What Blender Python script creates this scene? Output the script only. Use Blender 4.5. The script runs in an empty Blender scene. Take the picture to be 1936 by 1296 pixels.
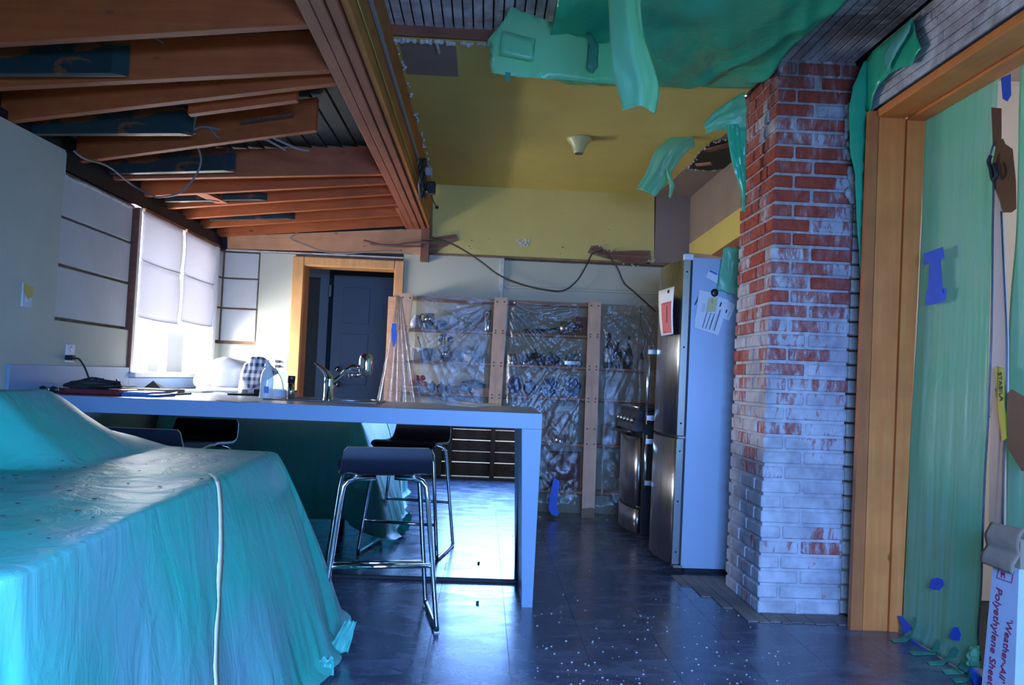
import bpy, bmesh, math, random
import numpy as np
from mathutils import Vector, Matrix, noise

R = random.Random(7)
SC = bpy.context.scene
COL = SC.collection

# ---------------------------------------------------------------- camera
F = 1480.0; CX, CY = 968.0, 648.0; H = 1.07
_d = np.array([915 - CX, -(715 - CY), F]); _d /= np.linalg.norm(_d)
_h = np.array([1, -.04, 0.0]); _h /= np.linalg.norm(_h)
_z = np.cross(_d, _h); _z /= np.linalg.norm(_z)
if _z[1] < 0: _z = -_z
_x = _h - _d * _h.dot(_d) - _z * _h.dot(_z); _x /= np.linalg.norm(_x)
_y = _d
def at(px, py, X=None, Y=None, Z=None):
    """a point of the room on the plane X, Y or Z = const, read off the photograph"""
    c = np.array([px - CX, -(py - CY), F]); r = np.array([c @ _x, c @ _y, c @ _z])
    t = Y / r[1] if Y is not None else (X / r[0] if X is not None else (Z - H) / r[2])
    return Vector((r[0] * t, r[1] * t, r[2] * t + H))
cam = bpy.data.cameras.new('camera'); co = bpy.data.objects.new('camera', cam); COL.objects.link(co)
cam.sensor_width = 36; cam.lens = F / 1936 * 36; cam.clip_start = .02
co.matrix_world = Matrix(((_x[0], _x[1], -_x[2], 0), (_y[0], _y[1], -_y[2], 0), (_z[0], _z[1], -_z[2], H), (0, 0, 0, 1)))
SC.camera = co

# ---------------------------------------------------------------- light
W = bpy.data.worlds.new('sky'); SC.world = W; W.use_nodes = True
W.node_tree.nodes['Background'].inputs[0].default_value = (.84, .92, 1.0, 1)
W.node_tree.nodes['Background'].inputs[1].default_value = 2.6
def area(name, loc, tgt, sx, sy, power, col):
    l = bpy.data.lights.new(name, 'AREA'); l.shape = 'RECTANGLE'; l.size = sx; l.size_y = sy
    l.energy = power; l.color = col
    o = bpy.data.objects.new(name, l); COL.objects.link(o); o.location = loc
    o.rotation_euler = (Vector(tgt) - Vector(loc)).to_track_quat('-Z', 'Y').to_euler()
    return o
area('window_daylight', (-2.45, 5.5, 1.50), (0, 5.2, 1.0), 1.3, 1.0, 300, (.95, .97, 1.0))
area('rear_daylight', (.42, -.95, 1.62), (.42, 4, -.6), 1.7, 1.1, 600, (.17, .40, 1.0))
area('next_room_fill', (3.3, 1.6, 2.2), (1.9, 2.6, 1.2), 1.2, 1.2, 64, (.75, .90, 1.0))  # lamp added inside the closed next room to backlight the green sheet
SC.view_settings.view_transform = 'Standard'; SC.view_settings.look = 'None'
SC.view_settings.gamma = 1; SC.view_settings.use_curve_mapping = False
SC.view_settings.exposure = 0.0
SC.cycles.max_bounces = 10; SC.cycles.transparent_max_bounces = 12
SC.cycles.sample_clamp_indirect = 6; SC.cycles.caustics_reflective = False; SC.cycles.caustics_refractive = False
try: SC.cycles.use_denoising = True
except Exception: pass

# ---------------------------------------------------------------- materials
MATS = {}
class N:
    def __init__(s, name):
        s.m = bpy.data.materials.new(name); s.m.use_nodes = True; s.t = s.m.node_tree; s.n = s.t.nodes
        s.b = s.n['Principled BSDF']; s.out = s.n['Material Output']
    def new(s, t, **k):
        n = s.n.new(t)
        for a, v in k.items(): setattr(n, a, v)
        return n
    def link(s, a, b): s.t.links.new(a, b)
    def coord(s, scale=(1, 1, 1), kind='Object', rot=(0, 0, 0)):
        if kind == 'World': c = s.new('ShaderNodeNewGeometry').outputs['Position']
        else: c = s.new('ShaderNodeTexCoord').outputs[kind]
        mp = s.new('ShaderNodeMapping'); mp.inputs['Scale'].default_value = scale; mp.inputs['Rotation'].default_value = rot
        s.link(c, mp.inputs['Vector']); return mp.outputs[0]
    def noise(s, vec, scale=5, detail=4, rough=.6, dist=0):
        n = s.new('ShaderNodeTexNoise'); n.inputs['Scale'].default_value = scale; n.inputs['Detail'].default_value = detail
        n.inputs['Roughness'].default_value = rough; n.inputs['Distortion'].default_value = dist
        s.link(vec, n.inputs['Vector']); return n.outputs['Fac']
    def ramp(s, fac, stops):
        r = s.new('ShaderNodeValToRGB'); e = r.color_ramp.elements
        while len(e) < len(stops): e.new(.5)
        for i, (p, c) in enumerate(stops):
            e[i].position = p; e[i].color = (c if len(c) == 4 else (*c, 1)) if isinstance(c, tuple) else (c, c, c, 1)
        s.link(fac, r.inputs[0]); return r.outputs[0]
    def mix(s, fac, a, b, mode='MIX'):
        m = s.new('ShaderNodeMix'); m.data_type = 'RGBA'; m.blend_type = mode
        for v, i in ((fac, 0), (a, 6), (b, 7)):
            if isinstance(v, (int, float)): m.inputs[i].default_value = v
            elif isinstance(v, tuple): m.inputs[i].default_value = (*v, 1) if len(v) == 3 else v
            else: s.link(v, m.inputs[i])
        return m.outputs[2]
    def math(s, op, a, b=None, clamp=False):
        m = s.new('ShaderNodeMath', operation=op); m.use_clamp = clamp
        for v, i in ((a, 0), (b, 1)):
            if v is None: continue
            if isinstance(v, (int, float)): m.inputs[i].default_value = v
            else: s.link(v, m.inputs[i])
        return m.outputs[0]
    def bump(s, h, strength=.3, dist=.01):
        b = s.new('ShaderNodeBump'); b.inputs['Strength'].default_value = strength; b.inputs['Distance'].default_value = dist
        s.link(h, b.inputs['Height']); s.link(b.outputs[0], s.b.inputs['Normal']); return b.outputs[0]
    def setc(s, c):
        if isinstance(c, tuple): s.b.inputs['Base Color'].default_value = (*c[:3], 1)
        else: s.link(c, s.b.inputs['Base Color'])
    def pr(s, **k):
        for a, v in k.items(): s.b.inputs[{'rough': 'Roughness', 'metal': 'Metallic', 'spec': 'Specular IOR Level', 'trans': 'Transmission Weight', 'ior': 'IOR', 'alpha': 'Alpha', 'coat': 'Coat Weight', 'aniso': 'Anisotropic'}[a]].default_value = v
        return s
def paint(name, c, rough=.6, var=.12, scale=6, metal=0, bump=.05, spec=.5, bscale=60):
    k = N(name); v = k.coord()
    n = k.noise(v, scale, 4); a = tuple(x * (1 - var) for x in c); b = tuple(min(1, x * (1 + var)) for x in c)
    k.setc(k.ramp(n, [(.3, a), (.7, b)])); k.pr(rough=rough, metal=metal, spec=spec)
    if bump: k.bump(k.noise(v, bscale, 2), bump, .004)
    MATS[name] = k.m; return k.m
def wood(name, c1, c2, axis=0, rough=.6, knots=True, grain=26):
    k = N(name); sc = [grain, grain, grain]; sc[axis] = 1.3
    v = k.coord(tuple(sc)); n = k.noise(v, 1, 5, .65, .4)
    col = k.ramp(n, [(.25, c1), (.75, c2)])
    big = k.noise(k.coord(), 3.2, 3, .6)
    col = k.mix(k.ramp(big, [(.42, 0.0), (.72, .45)]), col, tuple(x * .45 for x in c1))
    if knots:
        vo = k.new('ShaderNodeTexVoronoi'); vo.inputs['Scale'].default_value = 4.2; vs = [1.6, 1.6, 1.6]; vs[axis] = .8
        k.link(k.coord(tuple(vs)), vo.inputs['Vector'])
        col = k.mix(k.ramp(vo.outputs['Distance'], [(.03, .85), (.09, 0.0)]), col, tuple(x * .22 for x in c1))
    k.setc(col); k.pr(rough=rough); k.bump(n, .12, .004); MATS[name] = k.m; return k.m
def metal(name, c, rough=.25, axis=None):
    k = N(name); k.setc(c); k.pr(metal=1.0, rough=rough)
    if axis is not None:
        sc = [220, 220, 220]; sc[axis] = 1.5
        n = k.noise(k.coord(tuple(sc)), 1, 3); k.bump(n, .05, .001)
        rr = k.ramp(n, [(.3, rough * .8), (.7, rough * 1.25)]); k.link(rr, k.b.inputs['Roughness'])
    MATS[name] = k.m; return k.m
def poly(name, c, trans=.3, clear=.12, rough=.28, wr=9, bs=.5, c2=None):
    """thin coloured polythene sheet: part diffuse and glossy, part translucent, a little clear"""
    k = N(name); v = k.coord(); n1 = k.noise(k.coord((1, 1, .35)), wr, 5, .6, 1.5); n2 = k.noise(v, 2.2, 3, .5, .6)
    col = k.mix(k.ramp(n2, [(.35, 0.0), (.7, 1.0)]), c, c2 or tuple(x * .75 for x in c))
    k.setc(col); k.pr(rough=rough, spec=.6)
    rg = k.new('ShaderNodeTexVoronoi', feature='DISTANCE_TO_EDGE'); rg.inputs['Scale'].default_value = wr * .5
    wv = k.new('ShaderNodeVectorMath', operation='ADD'); nn = k.new('ShaderNodeTexNoise'); nn.inputs['Scale'].default_value = 3
    k.link(v, nn.inputs['Vector']); k.link(v, wv.inputs[0]); k.link(nn.outputs['Color'], wv.inputs[1]); k.link(wv.outputs[0], rg.inputs['Vector'])
    hh = k.math('ADD', n1, k.math('MULTIPLY', k.ramp(rg.outputs[0], [(0, 1.0), (.06, 0.0)]), .05))
    bn = k.bump(hh, bs, .02)
    tr = k.new('ShaderNodeBsdfTranslucent'); k.link(col, tr.inputs[0]); k.link(bn, tr.inputs['Normal'])
    m1 = k.new('ShaderNodeMixShader'); m1.inputs[0].default_value = trans
    k.link(k.b.outputs[0], m1.inputs[1]); k.link(tr.outputs[0], m1.inputs[2])
    tp = k.new('ShaderNodeBsdfTransparent'); tp.inputs[0].default_value = (*[min(1, x * .5 + .45) for x in c], 1)
    m2 = k.new('ShaderNodeMixShader'); m2.inputs[0].default_value = clear
    k.link(m1.outputs[0], m2.inputs[1]); k.link(tp.outputs[0], m2.inputs[2]); k.link(m2.outputs[0], k.out.inputs[0])
    MATS[name] = k.m; return k.m
def film(name, gloss=.10, white=.05, scale=7, shade_tint=.61):  # default tint paints the shelf cavity's shade into the film
    k = N(name); v = k.coord()
    n1 = k.noise(v, scale, 6, .62, 2.2); n2 = k.noise(v, scale * 4, 4, .6, 1.0)
    hh = k.math('ADD', n1, k.math('MULTIPLY', n2, .35))
    k.b.inputs['Base Color'].default_value = (.72, .72, .75, 1); k.pr(rough=.5)
    bn = k.bump(hh, .30, .02)
    gl = k.new('ShaderNodeBsdfGlossy'); gl.inputs['Roughness'].default_value = .17; gl.inputs[0].default_value = (.9, .93, 1, 1); k.link(bn, gl.inputs['Normal'])
    tp = k.new('ShaderNodeBsdfTransparent'); tp.inputs[0].default_value = (shade_tint, shade_tint * .98, shade_tint * .96, 1)
    lw = k.new('ShaderNodeLayerWeight'); lw.inputs[0].default_value = .25; k.link(bn, lw.inputs['Normal'])
    g = k.math('ADD', k.math('MULTIPLY', lw.outputs['Facing'], gloss * 1.6), gloss, True)
    m1 = k.new('ShaderNodeMixShader'); k.link(g, m1.inputs[0]); k.link(tp.outputs[0], m1.inputs[1]); k.link(gl.outputs[0], m1.inputs[2])
    m2 = k.new('ShaderNodeMixShader'); k.link(k.math('MULTIPLY', k.ramp(n1, [(.4, .3), (.65, 1.0)]), white), m2.inputs[0]); k.link(m1.outputs[0], m2.inputs[1]); k.link(k.b.outputs[0], m2.inputs[2])
    k.link(m2.outputs[0], k.out.inputs[0]); MATS[name] = k.m; return k.m

paint('drywall', (.56, .56, .45), .75, .06, 2.2, bump=.08, bscale=90)
paint('drywall_edge', (.62, .60, .56), .9, .25, 25)
paint('sheathing', (.56, .57, .56), .7, .07, 3)
paint('brown_backing', (.26, .15, .08), .8, .3, 14)
paint('yellow_paint', (.66, .52, .145), .6, .08, 1.6, bump=.08, bscale=70)
paint('tan_drywall', (.30, .22, .18), .85, .12, 3)
paint('cream_panel', (.52, .50, .36), .6, .05, 2)
paint('plaster', (.55, .52, .50), .9, .25, 18, bump=.5)
paint('black_paint', (.012, .014, .013), .55, .4, 8)
k = N('dark_green_paint'); k.setc(k.mix(k.ramp(k.noise(k.coord((1, 1, 3)), 5, 5, .6, .4), [(.52, 0.0), (.56, 1.0)]), (.012, .035, .035), (.16, .06, .022))); k.pr(rough=.36); MATS['dark_green_paint'] = k.m
paint('blue_laminate', (.24, .35, .50), .42, .03, 3, bump=.02)
paint('worktop_laminate', (.26, .28, .33), .3, .06, 8, bump=.02)
paint('white_plastic', (.72, .74, .76), .35, .03, bump=0)
paint('white_paint', (.75, .75, .76), .5, .05)
paint('paper', (.74, .75, .80), .8, .03, bump=0)
paint('cardboard', (.34, .24, .17), .85, .12, 5)
paint('brown_tape', (.16, .065, .03), .3, .15, 4)
paint('blue_tape', (.01, .09, .55), .5, .12, 12)
paint('green_tape', (.05, .27, .18), .45, .15, 12)
paint('black_plastic', (.012, .012, .015), .35, .2, bump=0)
paint('black_rubber', (.015, .015, .016), .6, .2, bump=0)
paint('red_plastic', (.16, .02, .03), .35, .1, bump=0)
paint('red_fruit', (.55, .05, .03), .35, .3, 9, bump=0)
paint('orange_fruit', (.60, .22, .05), .4, .2, 9, bump=0)
paint('stool_black', (.014, .015, .026), .38, .2, 4, bump=.03)
paint('ply_edge', (.45, .33, .2), .6, .1)
paint('blue_door', (.10, .14, .19), .45, .05, 2, bump=.02)
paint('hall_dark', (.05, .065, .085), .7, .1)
paint('grey_cable', (.22, .20, .20), .6, .1, bump=0)
paint('cable_brown', (.055, .045, .035), .6, .1, bump=0)
paint('yellow_cord', (.45, .42, .10), .6, .1, bump=0)
paint('fridge_side', (.36, .45, .58), .40, .03, 2, metal=.35, bump=0)
paint('tape_cream', (.80, .70, .50), .7, .1)
paint('dark_print', (.03, .03, .05), .8, 0, bump=0)
paint('red_print', (.62, .14, .14), .8, .1, bump=0)
paint('magenta_print', (.36, .02, .08), .7, .1, bump=0)
paint('carton_white', (.52, .56, .68), .7, .06, 7, bump=.15, bscale=14)
paint('pink_wall', (.66, .52, .47), .8, .04)
paint('stabila_yellow', (.60, .42, .04), .5, .1)
paint('ceramic_white', (.66, .66, .68), .25, .03, bump=0)
paint('ceramic_grey', (.30, .30, .30), .4, .05, bump=0)
paint('lampholder_cream', (.62, .56, .26), .35, .05, bump=0)
paint('purple_bag', (.20, .13, .32), .5, .3, 12)
paint('blue_bag', (.05, .13, .33), .4, .5, 14)
paint('dark_bag', (.05, .06, .08), .35, .5, 14)
paint('folder_blue', (.03, .16, .50), .5, .2, bump=0)
paint('dark_wall_board', (.26, .10, .05), .7, .3, 6)
paint('blanket', (.012, .02, .03), .9, .3)
metal('chrome', (.75, .77, .80), .08)
metal('steel', (.46, .46, .48), .30, 2)
metal('steel_edge', (.66, .68, .72), .22)
metal('mirror', (.80, .84, .90), .012)
wood('rafter_wood', (.36, .075, .016), (.55, .13, .03), 0)
wood('beam_wood', (.30, .085, .04), (.44, .14, .07), 1)
wood('beam_side_wood', (.42, .14, .025), (.60, .22, .04), 1)
wood('ply_board', (.55, .26, .12), (.66, .34, .17), 0)
wood('jamb_wood', (.76, .195, .042), (.93, .30, .075), 2, .45)
wood('jamb_wood_y', (.76, .195, .042), (.93, .30, .075), 1, .45)
wood('casing_shaded', (.46, .12, .032), (.62, .19, .05), 2, .5)  # darker copy of jamb_wood, the casing's shade put into its colour
wood('casing_wood', (.58, .26, .08), (.78, .42, .16), 2, .4, False)
wood('shelf_wood', (.60, .30, .15), (.75, .42, .24), 0, .6, False)
wood('post_wood', (.52, .31, .20), (.66, .42, .28), 2, .6)
wood('plank_brown', (.12, .05, .03), (.26, .13, .08), 0)
wood('lath_wood', (.16, .06, .035), (.30, .12, .07), 0, .8, False)
wood('floor_plank_old', (.13, .11, .11), (.30, .24, .22), 1, .7, False)
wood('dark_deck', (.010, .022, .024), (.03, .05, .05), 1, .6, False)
poly('green_sheet', (.06, .62, .45), .30, .05, .48, 7, .40, (.24, .50, .52))  # blue-grey second tone paints blue reflection and dusty haze into the sheet
poly('green_sheet_ceiling', (.05, .66, .38), .35, .08, .16, 4, .5, (.10, .70, .44))
poly('green_sheet_thin', (.30, .62, .48), .60, .05, .35, 6, .3, (.42, .62, .54))
poly('green_strip', (.30, .82, .52), .50, .08, .30, 6, .2, (.42,.80,.58))
film('clear_film', .048, .04)
film('clear_film_gathered', .16, .16, 12, .90)
# bead board: old white paint worn to grey brown
k = N('beadboard'); v = k.coord((1, 1, 1), 'World'); n = k.noise(v, 3.2, 6, .7, .8); n2 = k.noise(k.coord((30, 4, 30), 'World'), 1, 4)
c = k.mix(k.ramp(n, [(.40, 0.0), (.62, 1.0)]), (.74, .69, .72), (.36, .29, .28)); c = k.mix(k.ramp(n2, [(.5, 0.0), (.8, .5)]), c, (.12, .08, .07))
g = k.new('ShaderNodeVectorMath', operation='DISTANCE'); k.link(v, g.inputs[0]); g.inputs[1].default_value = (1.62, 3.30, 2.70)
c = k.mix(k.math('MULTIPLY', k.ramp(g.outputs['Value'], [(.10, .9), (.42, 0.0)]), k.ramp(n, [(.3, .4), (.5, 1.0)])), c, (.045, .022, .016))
k.setc(c); k.pr(rough=.7); k.bump(n2, .2, .004); MATS['beadboard'] = k.m
# brick: red clay under worn white paint, the paint thicker towards the floor
def brickmat(name, clay, mortar=False):
    k = N(name); v = k.coord((1, 1, 1), 'World'); oi = k.new('ShaderNodeObjectInfo')
    st = k.noise(k.coord((26, 26, 9), 'World'), 1, 5, .72, .4); bg = k.noise(v, 4.5, 4, .6)
    sp = k.new('ShaderNodeSeparateXYZ'); k.link(v, sp.inputs[0])
    zf = k.new('ShaderNodeMapRange'); k.link(sp.outputs[2], zf.inputs[0])
    zf.inputs[1].default_value = .55; zf.inputs[2].default_value = 1.9; zf.inputs[3].default_value = .17; zf.inputs[4].default_value = -.035
    rnd = k.math('MULTIPLY', k.math('SUBTRACT', oi.outputs['Random'], .5), .20 if not mortar else 0.0)
    f = k.math('ADD', k.math('ADD', k.math('MULTIPLY', st, .55), k.math('MULTIPLY', bg, .45)), k.math('ADD', zf.outputs[0], rnd))
    if mortar: f = k.math('ADD', f, .05)
    pf = k.ramp(f, [(.40, .0), (.47, .12), (.525, .38), (.555, .95), (.62, 1.0)])
    cl = k.mix(k.ramp(k.noise(v, 30, 3), [(.35, 0.0), (.7, 1.0)]), clay, tuple(x * .55 for x in clay))
    cl = k.mix(k.ramp(oi.outputs['Random'], [(0, 0.0), (1, .45)]), cl, tuple(x * .55 for x in clay))
    wh = k.mix(k.ramp(k.noise(v, 9, 3), [(.35, 0.0), (.7, 1.0)]), (.56, .55, .60), (.32, .30, .34))
    top = k.new('ShaderNodeMapRange'); k.link(sp.outputs[2], top.inputs[0]); top.inputs[1].default_value = 2.45; top.inputs[2].default_value = 2.66
    tar = k.math('MULTIPLY', top.outputs[0], k.ramp(k.noise(k.coord((40, 40, 4), 'World'), 1, 4), [(.4, .15), (.6, 1.0)]), True)
    k.setc(k.mix(k.math('MULTIPLY', tar, .75), k.mix(pf, cl, wh), (.10, .04, .02)))
    k.pr(rough=.8); k.bump(k.math('ADD', st, k.math('MULTIPLY', pf, .3)), .45, .006); MATS[name] = k.m
brickmat('brick_clay', (.44, .062, .030)); brickmat('mortar', (.46, .42, .40), True)
# slate look floor tile with plaster dust
k = N('floor_tile'); v = k.coord((1, 1, 1), 'World'); n = k.noise(k.coord((1.4, 3, 1), 'World'), 3, 7, .7, .5)
oi = k.new('ShaderNodeObjectInfo')
c = k.ramp(n, [(.3, (.022, .030, .060)), (.5, (.06, .072, .12)), (.72, (.13, .15, .21))])
c = k.mix(k.math('MULTIPLY', oi.outputs['Random'], .25), c, (.03, .035, .05))
sp = k.new('ShaderNodeSeparateXYZ'); k.link(v, sp.inputs[0])
xr = k.new('ShaderNodeMapRange'); k.link(sp.outputs[0], xr.inputs[0]); xr.inputs[1].default_value = .05; xr.inputs[2].default_value = .5
vo = k.new('ShaderNodeTexVoronoi'); vo.inputs['Scale'].default_value = 42; k.link(v, vo.inputs['Vector'])
dots = k.ramp(k.math('SUBTRACT', vo.outputs['Distance'], k.math('MULTIPLY', k.ramp(k.noise(v, 4, 2), [(.45, 0.0), (.75, 1.0)]), .12)), [(.03, 1.0), (.07, 0.0)])
sm = k.ramp(k.noise(v, 5, 6, .75), [(.62, 0.0), (.78, .6)])
c = k.mix(k.math('MULTIPLY', k.math('MAXIMUM', dots, sm), k.math('ADD', k.math('MULTIPLY', xr.outputs[0], .55), .06)), c, (.42, .44, .50))
k.setc(c); k.link(k.ramp(n, [(.3, .19), (.7, .33)]), k.b.inputs['Roughness']); k.b.inputs['Specular IOR Level'].default_value = 1.0
k.bump(n, .035, .004); MATS['floor_tile'] = k.m
# roman shade cloth
k = N('shade_cloth'); k.setc((.62, .60, .64)); k.pr(rough=.9)
wv = k.new('ShaderNodeTexWave'); wv.inputs['Scale'].default_value = 45; wv.bands_direction = 'Z'; k.link(k.coord(), wv.inputs['Vector']); bn = k.bump(wv.outputs['Fac'], .25, .003)
tr = k.new('ShaderNodeBsdfTranslucent'); tr.inputs[0].default_value = (.72, .72, .78, 1); m = k.new('ShaderNodeMixShader'); m.inputs[0].default_value = .14
k.link(k.b.outputs[0], m.inputs[1]); k.link(tr.outputs[0], m.inputs[2]); k.link(m.outputs[0], k.out.inputs[0]); MATS['shade_cloth'] = k.m
k = N('window_glass'); k.setc((.95, .97, 1)); k.pr(rough=.0, alpha=.12, spec=.5); MATS['window_glass'] = k.m
k = N('clear_glass'); k.setc((.8, .85, .85)); k.pr(rough=.08, alpha=.30, spec=.8); MATS['clear_glass'] = k.m
k = N('bottle_glass'); k.setc((.008, .012, .010)); k.pr(rough=.08, spec=.6); MATS['bottle_glass'] = k.m
k = N('soap_liquid'); k.setc((.70, .80, .86)); k.pr(rough=.1, alpha=.55, spec=.6); MATS['soap_liquid'] = k.m
k = N('oven_glass'); k.setc((.01, .01, .012)); k.pr(rough=.05); MATS['oven_glass'] = k.m
k = N('plaid'); v = k.coord((1, 1, 1))
ck = k.new('ShaderNodeTexWave'); ck.inputs['Scale'].default_value = 9; ck.bands_direction = 'X'; k.link(v, ck.inputs['Vector'])
ck2 = k.new('ShaderNodeTexWave'); ck2.inputs['Scale'].default_value = 7; ck2.bands_direction = 'Z'; k.link(v, ck2.inputs['Vector'])
s1 = k.ramp(ck.outputs['Fac'], [(.5, 0.0), (.56, .5)]); s2 = k.ramp(ck2.outputs['Fac'], [(.5, 0.0), (.56, .5)])
k.setc(k.mix(k.math('ADD', s1, s2), (.66, .67, .72), (.06, .08, .14))); k.pr(rough=.9); MATS['plaid'] = k.m

# ---------------------------------------------------------------- mesh helpers
def proj(p):
    v = np.array([p[0], p[1], p[2] - H]); c = v[0] * _x + v[1] * _y + v[2] * _z; return CX + F * c[0] / c[2], CY - F * c[1] / c[2]
def sn(x, y=0, z=0): return noise.noise(Vector((x, y, z)))
class MB:
    def __init__(s): s.v = []; s.f = []; s.sm = []
    def add(s, vs, fs, smooth=False):
        b = len(s.v); s.v += [Vector(p) for p in vs]; s.f += [tuple(b + i for i in f) for f in fs]; s.sm += [smooth] * len(fs); return s
    def hexa(s, p):
        return s.add(p, [(0, 3, 2, 1), (4, 5, 6, 7), (0, 1, 5, 4), (1, 2, 6, 5), (2, 3, 7, 6), (3, 0, 4, 7)])
    def box(s, x0, x1, y0, y1, z0, z1):
        return s.hexa([(x0, y0, z0), (x1, y0, z0), (x1, y1, z0), (x0, y1, z0), (x0, y0, z1), (x1, y0, z1), (x1, y1, z1), (x0, y1, z1)])
    def cbox(s, x0, x1, y0, y1, z0, z1, b=.004):
        """box with chamfered vertical and horizontal edges"""
        bm = bmesh.new(); bmesh.ops.create_cube(bm, size=1)
        for q in bm.verts: q.co = Vector(((x0 + x1) / 2 + q.co.x * (x1 - x0), (y0 + y1) / 2 + q.co.y * (y1 - y0), (z0 + z1) / 2 + q.co.z * (z1 - z0)))
        b = min(b, (x1 - x0) * .4, (y1 - y0) * .4, (z1 - z0) * .4)
        bmesh.ops.bevel(bm, geom=bm.edges[:], offset=b, segments=1, affect='EDGES', profile=.5)
        bm.verts.ensure_lookup_table(); bm.verts.index_update()
        s.add([q.co.copy() for q in bm.verts], [tuple(w.index for w in f.verts) for f in bm.faces]); bm.free(); return s
    def bar(s, p0, p1, w, h, up=(0, 0, 1)):
        """square bar from p0 to p1, w across and h along up, p0/p1 on its middle line"""
        p0, p1, up = Vector(p0), Vector(p1), Vector(up); d = (p1 - p0).normalized(); a = d.cross(up).normalized(); u = a.cross(d).normalized()
        q = []
        for p in (p0, p1): q += [p - a * w / 2 - u * h / 2, p + a * w / 2 - u * h / 2, p + a * w / 2 + u * h / 2, p - a * w / 2 + u * h / 2]
        return s.hexa(q)
    def tube(s, pts, r, seg=8, cap=True, closed=False):
        pts = [Vector(p) for p in pts]; n = len(pts); rr = r if isinstance(r, (list, tuple)) else [r] * n; rings = []; prev = None
        for i, p in enumerate(pts):
            d = (pts[(i + 1) % n] - pts[i - 1]) if closed else (pts[min(i + 1, n - 1)] - pts[max(i - 1, 0)])
            d.normalize()
            if prev is None: a = d.orthogonal().normalized()
            else:
                a = prev - d * prev.dot(d)
                a = a.normalized() if a.length > 1e-6 else d.orthogonal().normalized()
            prev = a; b = d.cross(a)
            rings.append([p + (a * math.cos(t) + b * math.sin(t)) * rr[i] for t in [2 * math.pi * j / seg for j in range(seg)]])
        vs = [q for ring in rings for q in ring]; fs = []
        for i in range(n if closed else n - 1):
            for j in range(seg):
                k2 = (i + 1) % n; fs.append((i * seg + j, i * seg + (j + 1) % seg, k2 * seg + (j + 1) % seg, k2 * seg + j))
        s.add(vs, fs, True)
        if cap and not closed:
            b = len(s.v) - len(vs); s.f += [tuple(b + j for j in reversed(range(seg))), tuple(b + (n - 1) * seg + j for j in range(seg))]; s.sm += [False, False]
        return s
    def lathe(s, prof, c=(0, 0, 0), seg=20, axis=(0, 0, 1)):
        """prof: (radius, height) pairs along axis from c"""
        c = Vector(c); ax = Vector(axis).normalized(); a = ax.orthogonal().normalized(); b = ax.cross(a); vs = []; fs = []
        for r, z in prof:
            for j in range(seg):
                t = 2 * math.pi * j / seg; vs.append(c + ax * z + (a * math.cos(t) + b * math.sin(t)) * max(r, 1e-4))
        for i in range(len(prof) - 1):
            for j in range(seg): fs.append((i * seg + j, i * seg + (j + 1) % seg, (i + 1) * seg + (j + 1) % seg, (i + 1) * seg + j))
        return s.add(vs, fs, True)
    def plate(s, poly, n, th):
        """a flat outline given thickness th along n"""
        poly = [Vector(p) for p in poly]; n = Vector(n).normalized() * th; m = len(poly)
        vs = poly + [p + n for p in poly]
        fs = [tuple(reversed(range(m))), tuple(range(m, 2 * m))] + [(i, (i + 1) % m, m + (i + 1) % m, m + i) for i in range(m)]
        return s.add(vs, fs)
    def ball(s, c, r, seg=12, sq=(1, 1, 1), lump=0, seed=0):
        c = Vector(c); vs = []; fs = []; nr = seg // 2 + 1
        for i in range(nr + 1):
            ph = math.pi * i / nr
            for j in range(seg):
                t = 2 * math.pi * j / seg; d = Vector((math.sin(ph) * math.cos(t), math.sin(ph) * math.sin(t), math.cos(ph)))
                k2 = 1 + lump * noise.noise(d * 1.7 + Vector((seed, seed * .7, 0)))
                vs.append(c + Vector((d.x * sq[0], d.y * sq[1], d.z * sq[2])) * r * k2)
        for i in range(nr):
            for j in range(seg): fs.append((i * seg + j, (i + 1) * seg + j, (i + 1) * seg + (j + 1) % seg, i * seg + (j + 1) % seg))
        return s.add(vs, fs, True)
    def grid(s, fn, nu, nv, smooth=True):
        vs = [fn(i / nu, j / nv) for j in range(nv + 1) for i in range(nu + 1)]
        fs = [(j * (nu + 1) + i, j * (nu + 1) + i + 1, (j + 1) * (nu + 1) + i + 1, (j + 1) * (nu + 1) + i) for j in range(nv) for i in range(nu)]
        return s.add(vs, fs, smooth)
    def build(s, name, mat, parent=None, origin=None, solid=0):
        vs = s.v
        if origin is None:
            xs = [p.x for p in vs]; ys = [p.y for p in vs]; zs = [p.z for p in vs]
            origin = Vector(((min(xs) + max(xs)) / 2, (min(ys) + max(ys)) / 2, min(zs)))
        origin = Vector(origin); me = bpy.data.meshes.new(name)
        me.from_pydata([p - origin for p in vs], [], s.f); me.polygons.foreach_set('use_smooth', s.sm); me.materials.append(MATS[mat] if isinstance(mat, str) else mat)
        me.update()
        bm = bmesh.new(); bm.from_mesh(me); bmesh.ops.recalc_face_normals(bm, faces=bm.faces[:]); bm.to_mesh(me); bm.free()
        o = bpy.data.objects.new(name, me); COL.objects.link(o)
        if parent is not None: o.parent = parent; o.location = origin - (parent.get('_w') and Vector(parent['_w']) or Vector((0, 0, 0)))
        else: o.location = origin
        o['_w'] = list(origin)
        if solid:
            md = o.modifiers.new('thickness', 'SOLIDIFY'); md.thickness = solid; md.offset = 0
        return o
def thing(name, loc, label, cat, group=None):
    o = bpy.data.objects.new(name, None); COL.objects.link(o); o.location = loc; o['_w'] = list(Vector(loc)); o.empty_display_size = .05
    o['label'] = label; o['category'] = cat
    if group: o['group'] = group
    return o
def tag(o, label, cat, group=None, kind=None):
    o['label'] = label; o['category'] = cat
    if group: o['group'] = group
    if kind: o['kind'] = kind
    return o
def struct(o, label=None):
    o['kind'] = 'structure'
    if label: o['label'] = label
    return o
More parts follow.
